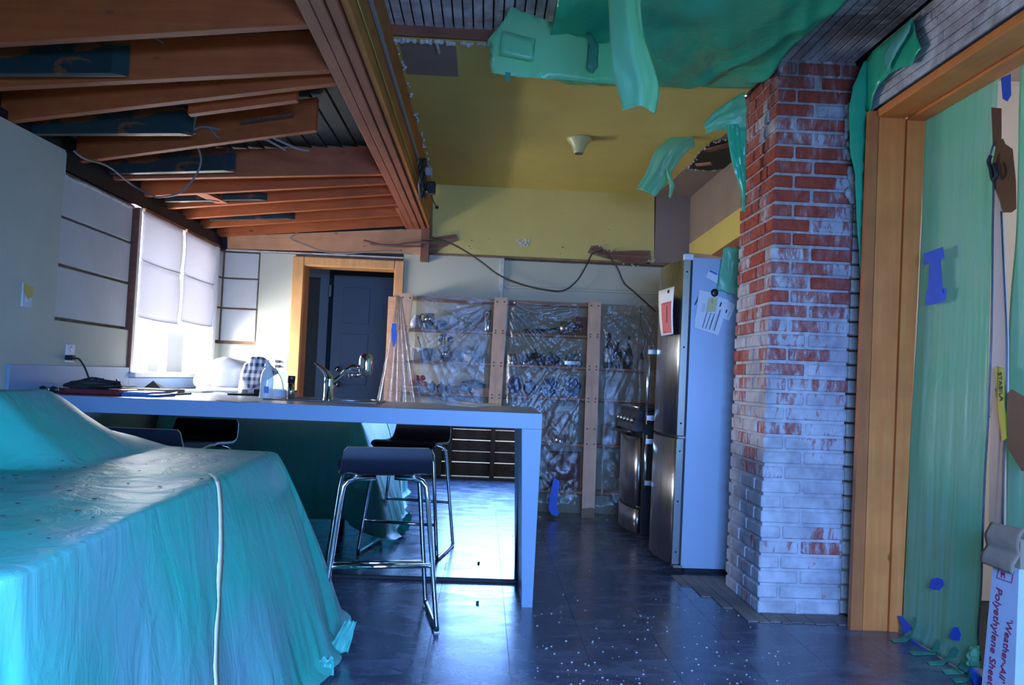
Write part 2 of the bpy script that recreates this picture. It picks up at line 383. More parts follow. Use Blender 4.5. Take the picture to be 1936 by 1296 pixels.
def sempty(name, loc=(0, 0, 0)):
    o = bpy.data.objects.new(name, None); COL.objects.link(o); o.location = loc; o['_w'] = list(Vector(loc)); o['kind'] = 'structure'; return o
def copy_tree(o, parent=None):
    c = o.copy(); COL.objects.link(c); c.parent = parent
    for ch in list(o.children): copy_tree(ch, c)
    return c
def inst(src, name, parent, loc, scale=(1, 1, 1)):
    c = src.copy(); c.name = name; COL.objects.link(c); c.parent = parent; c.location = Vector(loc) - Vector(parent['_w']); c.scale = scale; return c
def spline(pts, n=8):
    """Catmull-Rom through pts"""
    pts = [Vector(p) for p in pts]; q = [pts[0] * 2 - pts[1]] + pts + [pts[-1] * 2 - pts[-2]]; out = []
    for i in range(1, len(q) - 2):
        for j in range(n):
            t = j / n; a, b, c, d = q[i - 1:i + 3]
            out.append(.5 * ((2 * b) + (c - a) * t + (2 * a - 5 * b + 4 * c - d) * t * t + (3 * b - a - 3 * c + d) * t ** 3))
    out.append(pts[-1]); return out

# ================================================================ SETTING
WX, BY, RX = -2.15, 6.42, 1.66       # left wall, back wall, kitchen right wall
# floor: sub-floor with separate square-edged tiles
fl = struct(MB().box(-2.4, 3.6, -.6, 8.2, -.06, -.004).build('floor', 'black_paint', origin=(0, 0, 0)))
fl['_w'] = [0, 0, 0]
TW, TL = .312, .624
tsrc = MB().cbox(0, TW - .0014, 0, TL - .0009, -.004, 0, .0003)
t0 = None
for i in range(-9, 7):
    for j in range(-1, 11):
        x = -.172 + i * TW; y = -.45 + j * TL + (TL / 2 if i % 2 else 0)
        if x < -2.5 or x > 1.9 or y > 6.4: continue
        if t0 is None:
            t0 = tsrc.build('tile', 'floor_tile', fl, origin=(0, 0, 0)); t0.location = (x, y, 0); t0['_w'] = [0, 0, 0]
        else: inst(t0, 'tile', fl, (x, y, 0))
# bare old boards round the foot of the chimney
for i in range(13):
    x = 1.10 + i * .052
    y0 = 3.60 + (.10 if i < 2 else 0) + .03 * sn(i * 1.7) ; y1 = 4.43 + .03 * sn(i, 5)
    if i < 3: y0 = 3.62 + (3 - i) * .19 + .04 * sn(i)
    MB().cbox(x, x + .049, y0, y1 if x < 1.40 else 3.76, 0, .004 + .0015 * (i % 2), .001).build('plank', 'floor_plank_old', fl)

# left wall, window hole Y 4.86-6.2, z 1.0-2.03
WY0, WY1, WZ0, WZ1 = 4.84, 6.22, 1.02, 2.03
m = MB()
m.box(-2.36, -2.185, -.6, WY0, 0, 2.04).box(-2.36, -2.185, WY1, 6.6, 0, 2.04).box(-2.36, -2.185, WY0, WY1, 0, WZ0)
wl = struct(m.build('wall_left', 'brown_backing', origin=(0, 0, 0))); wl['_w'] = [0, 0, 0]
def wpart(mb, name, mat, par, label=None):
    o = mb.build(name, mat, par)
    if label: o['label'] = label
    return o
# painted drywall that is still up
m = MB()
m.plate([(-2.185, -.6, 0), (-2.185, 3.972, 0), (-2.185, 3.972, 2.13), (-2.185, -.6, 2.07)], (1, 0, 0), .035)
m.box(-2.185, WX, 3.972, WY0 - .05, 0, 1.272)
m.box(-2.185, WX, WY0 - .05, WY1 + .05, 0, WZ0 - .03).box(-2.185, WX, WY1 + .05, BY, 0, 1.262)
wpart(m, 'drywall', 'drywall', wl)
# torn plaster edge round the stripped area
m = MB(); 
m.tube([(WX - .004, 3.975, 2.12 - i * .04) for i in range(4)], .008, 6)
m.tube(spline([(WX - .012, 3.97 + i * .09, 2.012 + .012 * sn(i * 1.3)) for i in range(10)], 3), [.010 + .007 * sn(i * .9, 3) for i in range(28)], 6)
wpart(m, 'torn_edge', 'plaster', wl)
zs = [(1.290, 1.546), (1.562, 1.792), (1.806, 2.008)]
for a, b in zs:
    wpart(MB().cbox(-2.185, -2.160, 3.988, WY0 - .075, a, b, .002), 'panel', 'sheathing', wl)
    wpart(MB().cbox(-2.185, -2.160, WY1 + .062, BY - .004, a, b, .002), 'panel', 'sheathing', wl)
# back wall with doorway X -1.50..-0.76, z 1.93
DX0, DX1, DZ = -1.515, -.765, 1.93
m = MB().box(-2.4, DX0, BY + .03, BY + .15, 0, 2.68).box(DX1, RX + .2, BY + .03, BY + .15, 0, 2.70).box(DX0, DX1, BY + .03, BY + .15, DZ, 2.68)
wb = struct(m.build('wall_back', 'brown_backing', origin=(0, 0, 0))); wb['_w'] = [0, 0, 0]
m = MB().box(-2.15, -1.86, BY, BY + .03, 0, 1.262).box(-1.862, DX0 - .06, BY, BY + .03, 0, 2.018)
wpart(m, 'drywall', 'drywall', wb)
for a, b in zs: wpart(MB().cbox(-2.15, -1.876, BY + .004, BY + .03, a, b, .002), 'panel', 'sheathing', wb)
wpart(MB().box(-.70, .095, BY, BY + .03, 0, 2.062), 'panel', 'cream_panel', wb)
wpart(MB().box(.130, RX, BY, BY + .03, 0, 2.045), 'panel', 'cream_panel', wb)
wpart(MB().cbox(.094, .128, BY - .03, BY + .03, 1.72, 2.06, .003), 'batten', 'drywall_edge', wb, 'pale upright batten between the cream panels')
wpart(MB().cbox(.14, RX, BY - .016, BY + .005, 1.815, 1.835, .003), 'batten', 'cream_panel', wb)
wpart(MB().cbox(-.70, RX, BY - .012, BY + .03, 2.063, 2.078, .002), 'batten', 'brown_backing', wb, 'dark brown edge strip under the yellow paint')
# yellow upper wall, its left end broken open
m = MB().plate([(-.47, BY + .03, 2.08), (1.37, BY + .03, 2.08), (1.355, BY + .03, 2.65), (-.485, BY + .03, 2.65)], (0, -1, 0), .035)
wpart(m, 'yellow_plaster', 'yellow_paint', wb, 'yellow painted plaster band above the panels')
wpart(MB().box(1.37, RX, BY - .002, BY + .03, 2.08, 2.65), 'drywall_patch', 'tan_drywall', wb, 'unpainted tan drywall in the far corner')
# broken places with bare lath
def hole(pts, name, par, y=BY - .008, n=(0, -1, 0)):
    c = sum((Vector(p) for p in pts), Vector()) / len(pts); m = MB()
    m.plate(pts, n, .004); o = m.build(name, 'brown_backing', par); return o
pts = [at(*p, Y=BY - .008) for p in [(806, 440), (822, 449), (862, 443), (868, 455), (848, 462), (836, 470), (820, 480), (808, 482)]]
o = hole(pts, 'broken_plaster', wb); o['label'] = 'broken plaster with bare lath beside the beam end'
for px, py, qx, qy in [(808, 453, 862, 448), (808, 466, 846, 463), (808, 477, 828, 475)]:
    m = MB().bar(at(px, py, Y=BY - .016), at(qx, qy, Y=BY - .016), .008, .024, (0, 0, 1)); m.build('lath', 'lath_wood', wb)
pts = [at(*p, Y=BY - .008) for p in [(1110, 478), (1118, 465), (1133, 464), (1142, 472), (1170, 475), (1200, 474), (1229, 474), (1232, 492), (1226, 502), (1190, 497), (1150, 490), (1122, 482)]]
o = hole(pts, 'broken_plaster', wb); o['label'] = 'long broken strip of plaster with lath near the right corner'
for k2, (px, py, qx, qy) in enumerate([(1118, 471, 1137, 472), (1130, 479, 1226, 481), (1150, 487, 1225, 491), (1175, 493, 1222, 499)]):
    MB().bar(at(px, py, Y=BY - .016), at(qx, qy, Y=BY - .016), .008, .022, (0, 0, 1)).build('lath', 'lath_wood', wb)
m = MB()
for cx, cy, n in [(1170, 474, 6), (1222, 494, 7), (1130, 465, 4), (845, 440, 4), (1190, 500, 5)]:
    for i in range(n):
        p = at(cx + R.uniform(-25, 25), cy + R.uniform(-3, 3), Y=BY - .012); m.ball(p, R.uniform(.004, .009), 6)
m.build('plaster_crumbs', 'plaster', wb)['kind'] = 'stuff'
m = MB()
for i in range(14):
    p = at(990 + R.uniform(-14, 14), 459 + R.uniform(-6, 6), Y=BY - .006); m.ball(p, R.uniform(.008, .016), 7, (1, .2, .8))
m.build('plaster_patch', 'plaster', wb, )['label'] = 'small white filler patch on the yellow wall'
m = MB()
for cx, cy in [(892, 455), (888, 466), (890, 470), (1064, 468), (1070, 471), (1060, 480), (1056, 490), (1152, 434), (925, 452), (1068, 498), (1062, 404)]:
    m.ball(at(cx, cy, Y=BY - .006), R.uniform(.003, .007), 6, (1, .3, 1))
m.build('nail_holes', 'dark_print', wb)['kind'] = 'stuff'
# wood board above the doorway
o = MB().plate([at(430, 447, Y=BY - .03), at(800, 432, Y=BY - .03), at(800, 482, Y=BY - .03), at(775, 479, Y=BY - .03), at(430, 470, Y=BY - .03)], (0, 1, 0), .05).build('plywood_board', 'ply_board', wb)
o['label'] = 'raw tan wood board above the doorway'
MB().cbox(-2.14, -.70, BY - .012, BY + .03, 2.022, 2.034, .002).build('torn_edge', 'plaster', wb)
# hallway behind the doorway
hy = 8.0
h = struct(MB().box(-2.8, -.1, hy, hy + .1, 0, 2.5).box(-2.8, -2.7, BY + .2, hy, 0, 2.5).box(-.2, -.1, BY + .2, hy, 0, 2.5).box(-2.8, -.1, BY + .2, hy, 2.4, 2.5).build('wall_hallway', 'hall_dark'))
# doorway casing
dc = sempty('trim_1', (-1.14, BY, 0))
def casing(x0, x1, y0, y1, z0, z1, nm='casing'): return MB().cbox(x0, x1, y0, y1, z0, z1, .006).build(nm, 'casing_wood', dc)
casing(-1.590, -1.500, BY - .03, BY + .03, 0, 2.0); casing(-.765, -.690, BY - .03, BY + .03, 0, 2.0)
casing(-1.500, -.765, BY - .03, BY + .03, 1.93, 2.0)
casing(-1.512, -1.496, BY - .01, BY + .17, 0, 1.93, 'jamb'); casing(-.770, -.755, BY - .01, BY + .17, 0, 1.93, 'jamb'); casing(-1.5, -.765, BY - .01, BY + .17, 1.925, 1.94, 'jamb')
# blue grey door standing at the end of the hallway
yd = 7.7
pl = at(632, 520, Y=yd); 
d2 = sempty('door_1', (pl.x + .4, yd, 0))
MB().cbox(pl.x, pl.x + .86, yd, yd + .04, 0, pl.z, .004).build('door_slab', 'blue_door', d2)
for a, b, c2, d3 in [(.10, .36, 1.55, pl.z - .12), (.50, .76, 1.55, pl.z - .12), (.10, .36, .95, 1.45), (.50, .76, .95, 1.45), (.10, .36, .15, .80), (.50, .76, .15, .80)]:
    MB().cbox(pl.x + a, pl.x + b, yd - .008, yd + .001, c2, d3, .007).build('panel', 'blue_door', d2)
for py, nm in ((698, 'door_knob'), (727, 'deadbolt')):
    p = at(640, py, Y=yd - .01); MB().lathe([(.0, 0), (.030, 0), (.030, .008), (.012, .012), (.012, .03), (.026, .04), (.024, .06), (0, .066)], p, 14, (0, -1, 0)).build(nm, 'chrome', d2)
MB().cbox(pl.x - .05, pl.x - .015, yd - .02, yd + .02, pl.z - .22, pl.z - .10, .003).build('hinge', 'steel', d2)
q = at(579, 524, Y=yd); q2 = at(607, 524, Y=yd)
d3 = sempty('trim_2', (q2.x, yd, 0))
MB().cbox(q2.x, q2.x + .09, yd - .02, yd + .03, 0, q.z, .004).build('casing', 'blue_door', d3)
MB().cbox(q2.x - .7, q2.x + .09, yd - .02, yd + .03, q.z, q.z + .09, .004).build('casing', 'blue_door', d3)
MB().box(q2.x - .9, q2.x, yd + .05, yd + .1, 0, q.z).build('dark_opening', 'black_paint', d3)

# kitchen right wall
m = MB().box(RX, RX + .1, 4.26, BY + .03, 0, 2.68)
wr = struct(m.build('wall_right', 'tan_drywall', origin=(0, 0, 0))); wr['_w'] = [0, 0, 0]
o = MB().plate([at(*p, X=RX - .006) for p in [(1303, 462), (1303, 478), (1345, 482), (1375, 462), (1415, 436), (1415, 382)]], (1, 0, 0), .006).build('yellow_plaster', 'yellow_paint', wr)
o = MB().plate([at(*p, X=RX - .006) for p in [(1345, 483), (1375, 463), (1415, 437), (1415, 480), (1380, 490)]], (1, 0, 0), .006).build('broken_plaster', 'lath_wood', wr)
# kitchen ceiling
kc = struct(MB().box(-.50, 1.345, 3.62, BY + .1, 2.65, 2.70).box(1.345, 1.85, 4.26, BY + .1, 2.65, 2.70).build('ceiling', 'yellow_paint', origin=(0, 0, 0))); kc['_w'] = [0, 0, 0]
MB().plate([(-.47, 3.66, 2.65), (-.20, 3.66, 2.65), (-.20, 4.06, 2.65), (-.47, 4.06, 2.65)], (0, 0, -1), .003).build('drywall_patch', 'tan_drywall', kc)['label'] = 'brown unpainted patch in the front corner of the yellow ceiling'
MB().plate([(1.36, 6.42, 2.65), (1.46, 4.3, 2.65), (1.66, 4.3, 2.65), (1.66, 6.42, 2.65)], (0, 0, -1), .003).build('drywall_patch', 'tan_drywall', kc)['label'] = 'unpainted tan strip of ceiling beside the right wall'
hp = [at(*p, Z=2.645) for p in [(1303, 318), (1320, 292), (1345, 268), (1375, 262), (1398, 300), (1380, 317), (1340, 322)]]
MB().plate(hp, (0, 0, -1), .004).build('broken_hole', 'black_rubber', kc)['label'] = 'dark ragged hole in the ceiling strip'
MB().bar(at(1316, 312, Z=2.632), at(1345, 309, Z=2.632), .04, .012, (0, 0, 1)).build('lath', 'ply_board', kc)
MB().bar(at(1335, 285, Z=2.632), at(1385, 272, Z=2.632), .05, .012, (0, 0, 1)).build('lath', 'lath_wood', kc)
m = MB()
for i in range(40):
    t = i / 40; a = hp[int(t * 7) % 7]; b = hp[(int(t * 7) + 1) % 7]; p = a.lerp(b, t * 7 % 1); p.z = 2.640; m.ball(p + Vector((R.uniform(-.01, .01), R.uniform(-.01, .01), 0)), R.uniform(.004, .011), 6)
for i in range(60):
    p = Vector((-.49 + R.uniform(0, .5), 3.64 + R.uniform(-.01, .012), 2.645)); m.ball(p, R.uniform(.006, .014), 6)
for i in range(40): m.ball(Vector((-.475 + R.uniform(-.008, .008), R.uniform(3.66, 5.9), 2.643)), R.uniform(.005, .011), 6)
m.build('plaster_crumbs', 'plaster', kc)['kind'] = 'stuff'
MB().tube(spline([at(824, 78, Z=2.64), at(827, 88, Z=2.636), at(830, 101, Z=2.64)], 4), .009, 6).build('plaster_drip', 'plaster', kc)
MB().cbox(-.50, 1.36, 3.60, 3.625, 2.652, 2.715, .003).build('edge_board', 'lath_wood', kc)['label'] = 'reddish brown board across the torn ceiling edge'
# old bead board ceiling nearer the camera, each narrow board its own
bc = sempty('ceiling_front', (0, 0, 2.705))
MB().box(-.62, 1.95, -.6, 3.75, 2.725, 2.76).build('backing', 'black_paint', bc)
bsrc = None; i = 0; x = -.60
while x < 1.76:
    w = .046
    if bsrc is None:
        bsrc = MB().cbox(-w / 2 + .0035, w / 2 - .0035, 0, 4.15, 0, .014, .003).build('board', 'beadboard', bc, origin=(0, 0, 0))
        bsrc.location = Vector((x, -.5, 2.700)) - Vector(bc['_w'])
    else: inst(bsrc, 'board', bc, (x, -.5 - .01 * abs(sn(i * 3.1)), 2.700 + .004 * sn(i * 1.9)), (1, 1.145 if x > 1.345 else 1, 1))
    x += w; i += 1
MB().box(-.62, 1.85, 3.63, 4.27, 2.716, 2.73).build('filler_strip', 'black_paint', bc)
# bead board wall above the wide opening
bw = sempty('wall_right_front', (1.785, 2.0, 2.4))
MB().box(1.80, 1.86, -.6, 3.9, 2.40, 2.76).box(1.815, 1.9, 3.70, 3.95, 0, 2.76).build('backing', 'black_paint', bw)
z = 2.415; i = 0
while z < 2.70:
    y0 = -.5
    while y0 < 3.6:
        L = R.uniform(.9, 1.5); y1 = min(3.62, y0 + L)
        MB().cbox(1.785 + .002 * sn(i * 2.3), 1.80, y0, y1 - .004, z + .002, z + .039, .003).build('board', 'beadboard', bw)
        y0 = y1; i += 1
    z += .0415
# roof deck over the joists: dark narrow boards
rd = sempty('ceiling_roof', (-1.4, 3.4, 2.5))
def jz(X): return 2.27 + .0952 * (X + .65)
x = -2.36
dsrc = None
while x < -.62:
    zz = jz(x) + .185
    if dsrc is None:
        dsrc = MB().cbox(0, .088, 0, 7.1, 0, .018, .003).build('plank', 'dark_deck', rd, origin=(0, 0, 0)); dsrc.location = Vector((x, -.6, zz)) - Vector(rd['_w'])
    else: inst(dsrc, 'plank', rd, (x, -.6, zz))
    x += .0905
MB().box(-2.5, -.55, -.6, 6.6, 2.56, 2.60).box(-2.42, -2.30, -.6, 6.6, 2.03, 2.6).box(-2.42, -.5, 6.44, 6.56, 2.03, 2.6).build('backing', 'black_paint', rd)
# wall behind the camera: big glazed opening over a low wall of rough boards
m = MB().box(-2.4, -.42, -.24, -.16, 0, 2.8).box(-.42, 1.26, -.24, -.16, 1.56, 2.8).box(1.26, 1.95, -.24, -.16, 0, 2.8)
struct(m.build('wall_rear', 'dark_wall_board'))
lw = thing('board_partition', (.4, -.2, 0), 'low wall of rough brown boards with light gaps, seen reflected under the counter', 'partition')
for k2, (a, b) in enumerate([(.004, .148), (.154, .266), (.270, .388), (.394, .504), (.508, .585)]):
    MB().cbox(-.42, 1.26, -.235, -.205, a, b, .002).build('board', 'dark_wall_board', lw)
for xx in (-.36, .10, .62, 1.2): MB().cbox(xx, xx + .05, -.203, -.15, 0, .585, .003).build('stud', 'dark_wall_board', lw)
MB().cbox(-.42, 1.26, -.235, -.15, .586, .61, .003).build('sill', 'dark_wall_board', lw)
# side wall pieces beside the wide opening, next room
m = MB().box(1.80, 1.95, -.6, 1.15, 0, 2.45)
struct(m.build('wall_opening', 'drywall'))
m = MB().box(3.5, 3.6, -.6, 4.2, 0, 2.9).box(1.95, 3.6, 4.1, 4.2, 0, 2.9).box(1.95, 3.6, -.7, -.6, 0, 2.9).box(1.9, 3.6, -.6, 4.2, 2.8, 2.9).box(1.94, 2.0, 3.60, 4.2, 0, 2.9)
struct(m.build('wall_next_room', 'pink_wall'))
# frame of the wide opening: leaning post boards and header boards
of = sempty('door_2', (1.8, 3.54, 0))
def post(xb0, xb1, xt0, xt1, y0, y1, z1, mat='jamb_wood', nm='jamb_board'):
    return MB().hexa([(xb0, y0, 0), (xb1, y0, 0), (xb1, y1, 0), (xb0, y1, 0), (xt0, y0, z1), (xt1, y0, z1), (xt1, y1, z1), (xt0, y1, z1)]).build(nm, mat, of)
post(1.698, 1.751, 1.742, 1.785, 3.53, 3.56, 2.385, 'casing_shaded', nm='casing')['label'] = 'narrow casing board of the wooden opening'
post(1.754, 1.866, 1.788, 1.912, 3.53, 3.60, 2.36)
post(1.872, 1.927, 1.918, 2.004, 3.522, 3.60, 2.355)
MB().cbox(1.776, 1.912, 1.1, 3.535, 2.355, 2.392, .003).build('header_board', 'jamb_wood_y', of)
MB().cbox(1.918, 2.005, 1.1, 3.525, 2.345, 2.39, .003).build('header_board', 'jamb_wood_y', of)
post(1.765, 1.99, 1.80, 2.02, 3.60, 3.64, 2.36, 'lath_wood', 'backing')
MB().cbox(1.77, 1.93, 1.08, 1.14, 0, 2.36, .003).build('jamb_board', 'jamb_wood', of)
# painted brick strip beside the chimney, seen edge on
for i in range(33):
    z = .01 + i * .0705
    x0 = 1.752 + .003 * (i % 2) + z * .0137
    MB().cbox(x0, x0 + .06, 3.745 + .004 * (i % 2), 3.80, z, z + .060, .004).build('lath_end', 'drywall_edge', bw)

# chimney: mortar core and separate bricks
ch = thing('brick_chimney', (1.56, 3.72, 0), 'square brick chimney with white paint worn off its upper red bricks', 'chimney')
def lean(z): return .0137 * z
CXL, CXR, CYF, CYB = 1.346, 1.748, 3.735, 4.235
m = MB(); g = .010
m.hexa([(CXL + g, CYF + g, 0), (CXR - g, CYF + g, 0), (CXR - g, CYB, 0), (CXL + g, CYB, 0), (CXL + g + lean(2.7), CYF + g, 2.7), (CXR - g + lean(2.7), CYF + g, 2.7), (CXR - g + lean(2.7), CYB, 2.7), (CXL + g + lean(2.7), CYB, 2.7)])
m.build('mortar_core', 'mortar', ch)
def brickmesh(lx, ly, hz, seed):
    b = MB().cbox(0, lx, 0, ly, 0, hz, .005)
    b.v = [p + Vector((.0022 * sn(p.x * 30, p.y * 30, seed), .0022 * sn(p.y * 30, p.z * 30, seed + 9), .0022 * sn(p.z * 40, p.x * 20, seed + 5))) for p in b.v]
    return b
bl = {}; HZ = .0570; CZ = .0711
def brick(x, y, z, lx, ly):
    key = (round(lx, 3), round(ly, 3), R.randrange(3))
    if key not in bl:
        o = brickmesh(lx, ly, HZ, R.random() * 50).build('brick', 'brick_clay', ch, origin=(0, 0, 0)); o.location = Vector((x, y, z)) - Vector(ch['_w']); bl[key] = o
    else: inst(bl[key], 'brick', ch, (x, y, z))
z = .004; i = 0
while z < 2.66:
    dx = lean(z); x0 = CXL + dx + R.uniform(-.002, .002); yf = CYF + R.uniform(-.002, .003); wtot = CXR - CXL
    xr = CXR + dx + (.022 if z > 2.50 else (.010 if z > 2.43 else 0))
    if i % 2 == 0:
        half = round((wtot - .012) / 2, 2)
        brick(x0, yf, z, .186, .095); brick(xr - .201, yf + R.uniform(0, .002), z, .201, .095)
        brick(x0 + R.uniform(-.002, .002), yf + .107, z, .095, .198); brick(x0, yf + .317, z, .095, .185)
    else:
        brick(x0, yf, z, .095, .200); brick(x0 + .107, yf, z, .205, .095)
        brick(xr - .098, yf, z, .098, .095); brick(x0, yf + .212, z, .095, .200); brick(x0, yf + .424, z, .095, .078)
    z += CZ * R.uniform(.975, 1.025); i += 1
m = MB()
for i in range(26):   # smeared mortar and plaster lumps at the chimney's broken right edge
    p = at(1606 + R.uniform(-7, 10) + (6 if i > 12 else 0), 205 + i * 7.5 if i < 13 else 320 + (i - 13) * 5, Y=3.725); m.ball(p, R.uniform(.010, .022), 8, (1, .7, 1.4), .5, i)
m.build('mortar_smear', 'plaster', ch)

# window in the left wall
wn = sempty('window_1', (WX, 5.5, WZ0))
MB().cbox(-2.30, -2.13, WY0 - .055, WY0 - .040, WZ0 - .01, 2.02, .003).build('casing_edge', 'lath_wood', wn)['label'] = 'dark raw edge of the window frame'
for a in ((WY0 - .04, WY0), (WY1, WY1 + .04)): MB().cbox(-2.30, -2.135, a[0], a[1], WZ0 - .01, 2.02, .003).build('frame', 'white_paint', wn)
MB().cbox(-2.30, -2.10, WY0 - .04, WY1 + .04, WZ0 - .03, WZ0, .003).build('sill', 'white_paint', wn)
for a in ((WY0, WY0 + .012), (WY1 - .012, WY1)): MB().box(-2.36, -2.14, a[0], a[1], WZ0, WZ1).build('reveal', 'white_paint', wn)
MB().cbox(-2.26, -2.215, (WY0 + WY1) / 2 - .02, (WY0 + WY1) / 2 + .02, WZ0, WZ1, .003).build('mullion', 'white_paint', wn)
for a, b in ((WY0, (WY0 + WY1) / 2 - .02), ((WY0 + WY1) / 2 + .02, WY1)): MB().box(-2.245, -2.239, a, b, WZ0, WZ1).build('pane', 'window_glass', wn)
# two roman shades
def shade(y0, y1, zlo, label, sx):
    t = thing('roman_shade', ((-2.16), (y0 + y1) / 2, zlo), label, 'window shade')
    MB().cbox(-2.175, -2.14, y0, y1, 2.018, 2.04, .002).build('top_rail', 'plank_brown', t)
    zz = [2.02, 1.715, zlo]
    for a, b in zip(zz, zz[1:]):
        def fn(u, v, a=a, b=b):
            y = y0 + (y1 - y0) * u; z = a + (b - a) * v
            return Vector((-2.158 + sx * .5 + .006 * math.sin(v * 3.1) + .003 * sn(y * 5, z * 6), y, z - .006 * math.sin(u * 3.1) * v))
        MB().grid(fn, 14, 8).build('fold', 'shade_cloth', t, solid=.003)
        MB().tube([(-2.152, y0 + (y1 - y0) * i / 8, b + .002 - .006 * math.sin(i / 8 * 3.1)) for i in range(9)], .005, 6).build('hem', 'shade_cloth', t)
    return t
shade(4.895, 5.545, 1.36, 'white ribbed roman shade over the near half of the window', .002)
shade(5.585, 6.27, 1.385, 'white ribbed roman shade at the corner end of the window', .004)

# black wall plate under the joists
pt = MB().plate([(-2.175, 3.93, 2.045), (-2.175, 6.40, 2.045), (-2.175, 6.40, 2.135), (-2.175, 3.93, 2.15)], (-1, 0, 0), .10).build('wall_plate', 'black_paint')
tag(pt, 'black painted timber plate on top of the left wall', 'beam')
st = MB().box(-2.36, -2.16, -.6, 3.95, 2.135, 2.17).build('wall_plate', 'black_paint'); tag(st, 'dark plate on the near painted wall, under the nearest joists', 'beam')
# ---- joists
def slant(px, py):
    c = np.array([px - CX, -(py - CY), F]); r = np.array([c @ _x, c @ _y, c @ _z])
    # plane z = 2.27 + .0952 (X + .65)
    t = (2.27 + .0952 * .65 - H) / (r[2] - .0952 * r[0]); return Vector((r[0] * t, r[1] * t, r[2] * t + H))
def joist(p, q, label, x0=-2.20, x1=-.665, h=.165, w=.04, name='joist', mat='rafter_wood', dz=0):
    a = slant(*p); b = slant(*q); d = (b - a) / (b.x - a.x); A = a + d * (x0 - a.x); B = a + d * (x1 - a.x)
    up = Vector((0, 0, h)); wy = Vector((0, w, 0)); o_ = Vector((0, 0, dz))
    m = MB().hexa([A + o_, B + o_, B + wy + o_, A + wy + o_, A + up + o_, B + up + o_, B + wy + up + o_, A + wy + up + o_])
    return tag(m.build(name, mat), label, 'joist' if name == 'joist' else 'board', 'roof joists over the counter side' if name == 'joist' else None)
joist((0, 80), (590, 45), 'widest red-brown joist, nearest the camera at the very top')
joist((0, 165), (640, 131), 'second joist from the camera, behind the short dark board')
joist((20, 228), (645, 155), 'third joist from the camera, meeting the left wall corner')
joist((197, 299), (446, 266), 'sawn-off joist with the wires tangled under it, above the hanging cable', x1=slant(597, 247).x)
o = joist((355, 216), (560, 189), 'short sawn-off joist piece behind the junction box', x0=slant(355, 216).x, x1=slant(560, 189).x, h=.06)
joist((262, 338), (735, 329), 'full joist just behind the cut one')
joist((285, 370), (750, 346), 'joist above the small crosswise block')
joist((330, 393), (755, 366), 'thin looking joist carrying the far end of the small block')
joist((365, 412), (775, 385), 'joist third from the back wall')
joist((395, 430), (780, 405), 'joist second from the back wall')
joist((432, 446), (798, 424), 'last joist, lying against the back wall board')
def stub(p, q, x0px, x1px, label, w=.035, h=.13, dz=0):
    w *= .5
    a = slant(*p); b = slant(*q); d = (b - a) / (b.x - a.x); x0, x1 = slant(x0px, p[1]).x, slant(x1px, q[1]).x
    A = a + d * (x0 - a.x); B = a + d * (x1 - a.x); up = Vector((0, 0, h)); wy = Vector((0, w, 0)); sl = Vector((.05, 0, 0))
    m = MB().hexa([A, B, B + wy + sl, A + wy, A + up, B + up, B + wy + up + sl, A + wy + up])
    return tag(m.build('painted_board', 'dark_green_paint'), label, 'board', 'dark painted boards nailed beside the joists')
stub((0, 138), (215, 138), -60, 210, 'dark green board ending above the left wall, nearest of its kind', .07)
stub((60, 253), (345, 252), 60, 340, 'dark green board with a bright blue underside ending at the wire tangle', .07)
stub((205, 328), (430, 322), 205, 424, 'dark green board with a bright underside crossed by the hanging cable', .07)
stub((312, 381), (400, 379), 312, 398, 'small dark green board left of the crosswise block', .06, .05)
stub((420, 378), (490, 377), 420, 488, 'short pale-bottomed board right of the crosswise block', .06, .05)
stub((395, 416), (545, 413), 395, 543, 'farthest dark green board, near the back wall', .06, .05)
a = slant(378, 367); b = slant(420, 386); o = MB().bar(a + Vector((0, 0, .012)), b + Vector((0, 0, .012)), .09, .02).build('block', 'rafter_wood'); tag(o, 'small wood block set crosswise between two far joists', 'board')
# brown glue remains on two of the dark boards and red planks left on the deck
def planks(pxs, label):
    t = None; m = []
    for (a, b, c2, d4) in pxs:
        P0 = [slant(*a), slant(*b), slant(*c2), slant(*d4)]
        for p in P0: p.z += .075
        if t is None: t = thing('deck_scrap', P0[0], label, 'board')
        MB().plate(P0, (0, 0, 1), .012).build('plank', 'plank_brown', t)
planks([((400, 217), (428, 214), (440, 228), (410, 232)), ((430, 214), (452, 210), (462, 224), (442, 228)), ((455, 210), (505, 200), (515, 214), (464, 224))], 'scraps of reddish deck boards above the cut joist piece')
planks([((452, 262), (492, 254), (512, 274), (470, 285)), ((494, 254), (552, 246), (560, 272), (514, 274))], 'scraps of reddish deck boards with wires across them')

# ---- big built-up beam
bm_ = thing('ceiling_beam', (-.6, 3.6, 2.26), 'big red-brown beam of three planks running to the back wall', 'beam')
for k2, (x0, x1, dz) in enumerate([(-.662, -.614, .0), (-.610, -.568, -.004), (-.564, -.523, .002)]):
    MB().cbox(x0, x1, 1.2, BY - .06, 2.262 + dz, 2.50, .003).build('beam_plank', 'beam_wood', bm_)
MB().cbox(-.519, -.490, 1.2, BY - .06, 2.275, 2.66, .003).build('side_board', 'beam_side_wood', bm_)['label'] = 'lighter orange side board of the beam'
MB().cbox(-.489, -.474, 1.2, BY - .5, 2.45, 2.47, .002).build('old_trim', 'ceramic_grey', bm_)
MB().cbox(-.69, -.663, 5.6, BY - .06, 2.262, 2.30, .002).build('batten', 'beam_wood', bm_)
MB().cbox(-.560, -.49, BY - .06, BY, 2.0, 2.30, .003).build('end_post', 'lath_wood', bm_)
tag(MB().tube([(-.484, 1.3, 2.33), (-.484, 3, 2.34), (-.482, 4.6, 2.325), (-.482, 6.3, 2.31)], .003, 6).build('string_line', 'yellow_cord'), 'thin yellow string stretched along the beam', 'string')

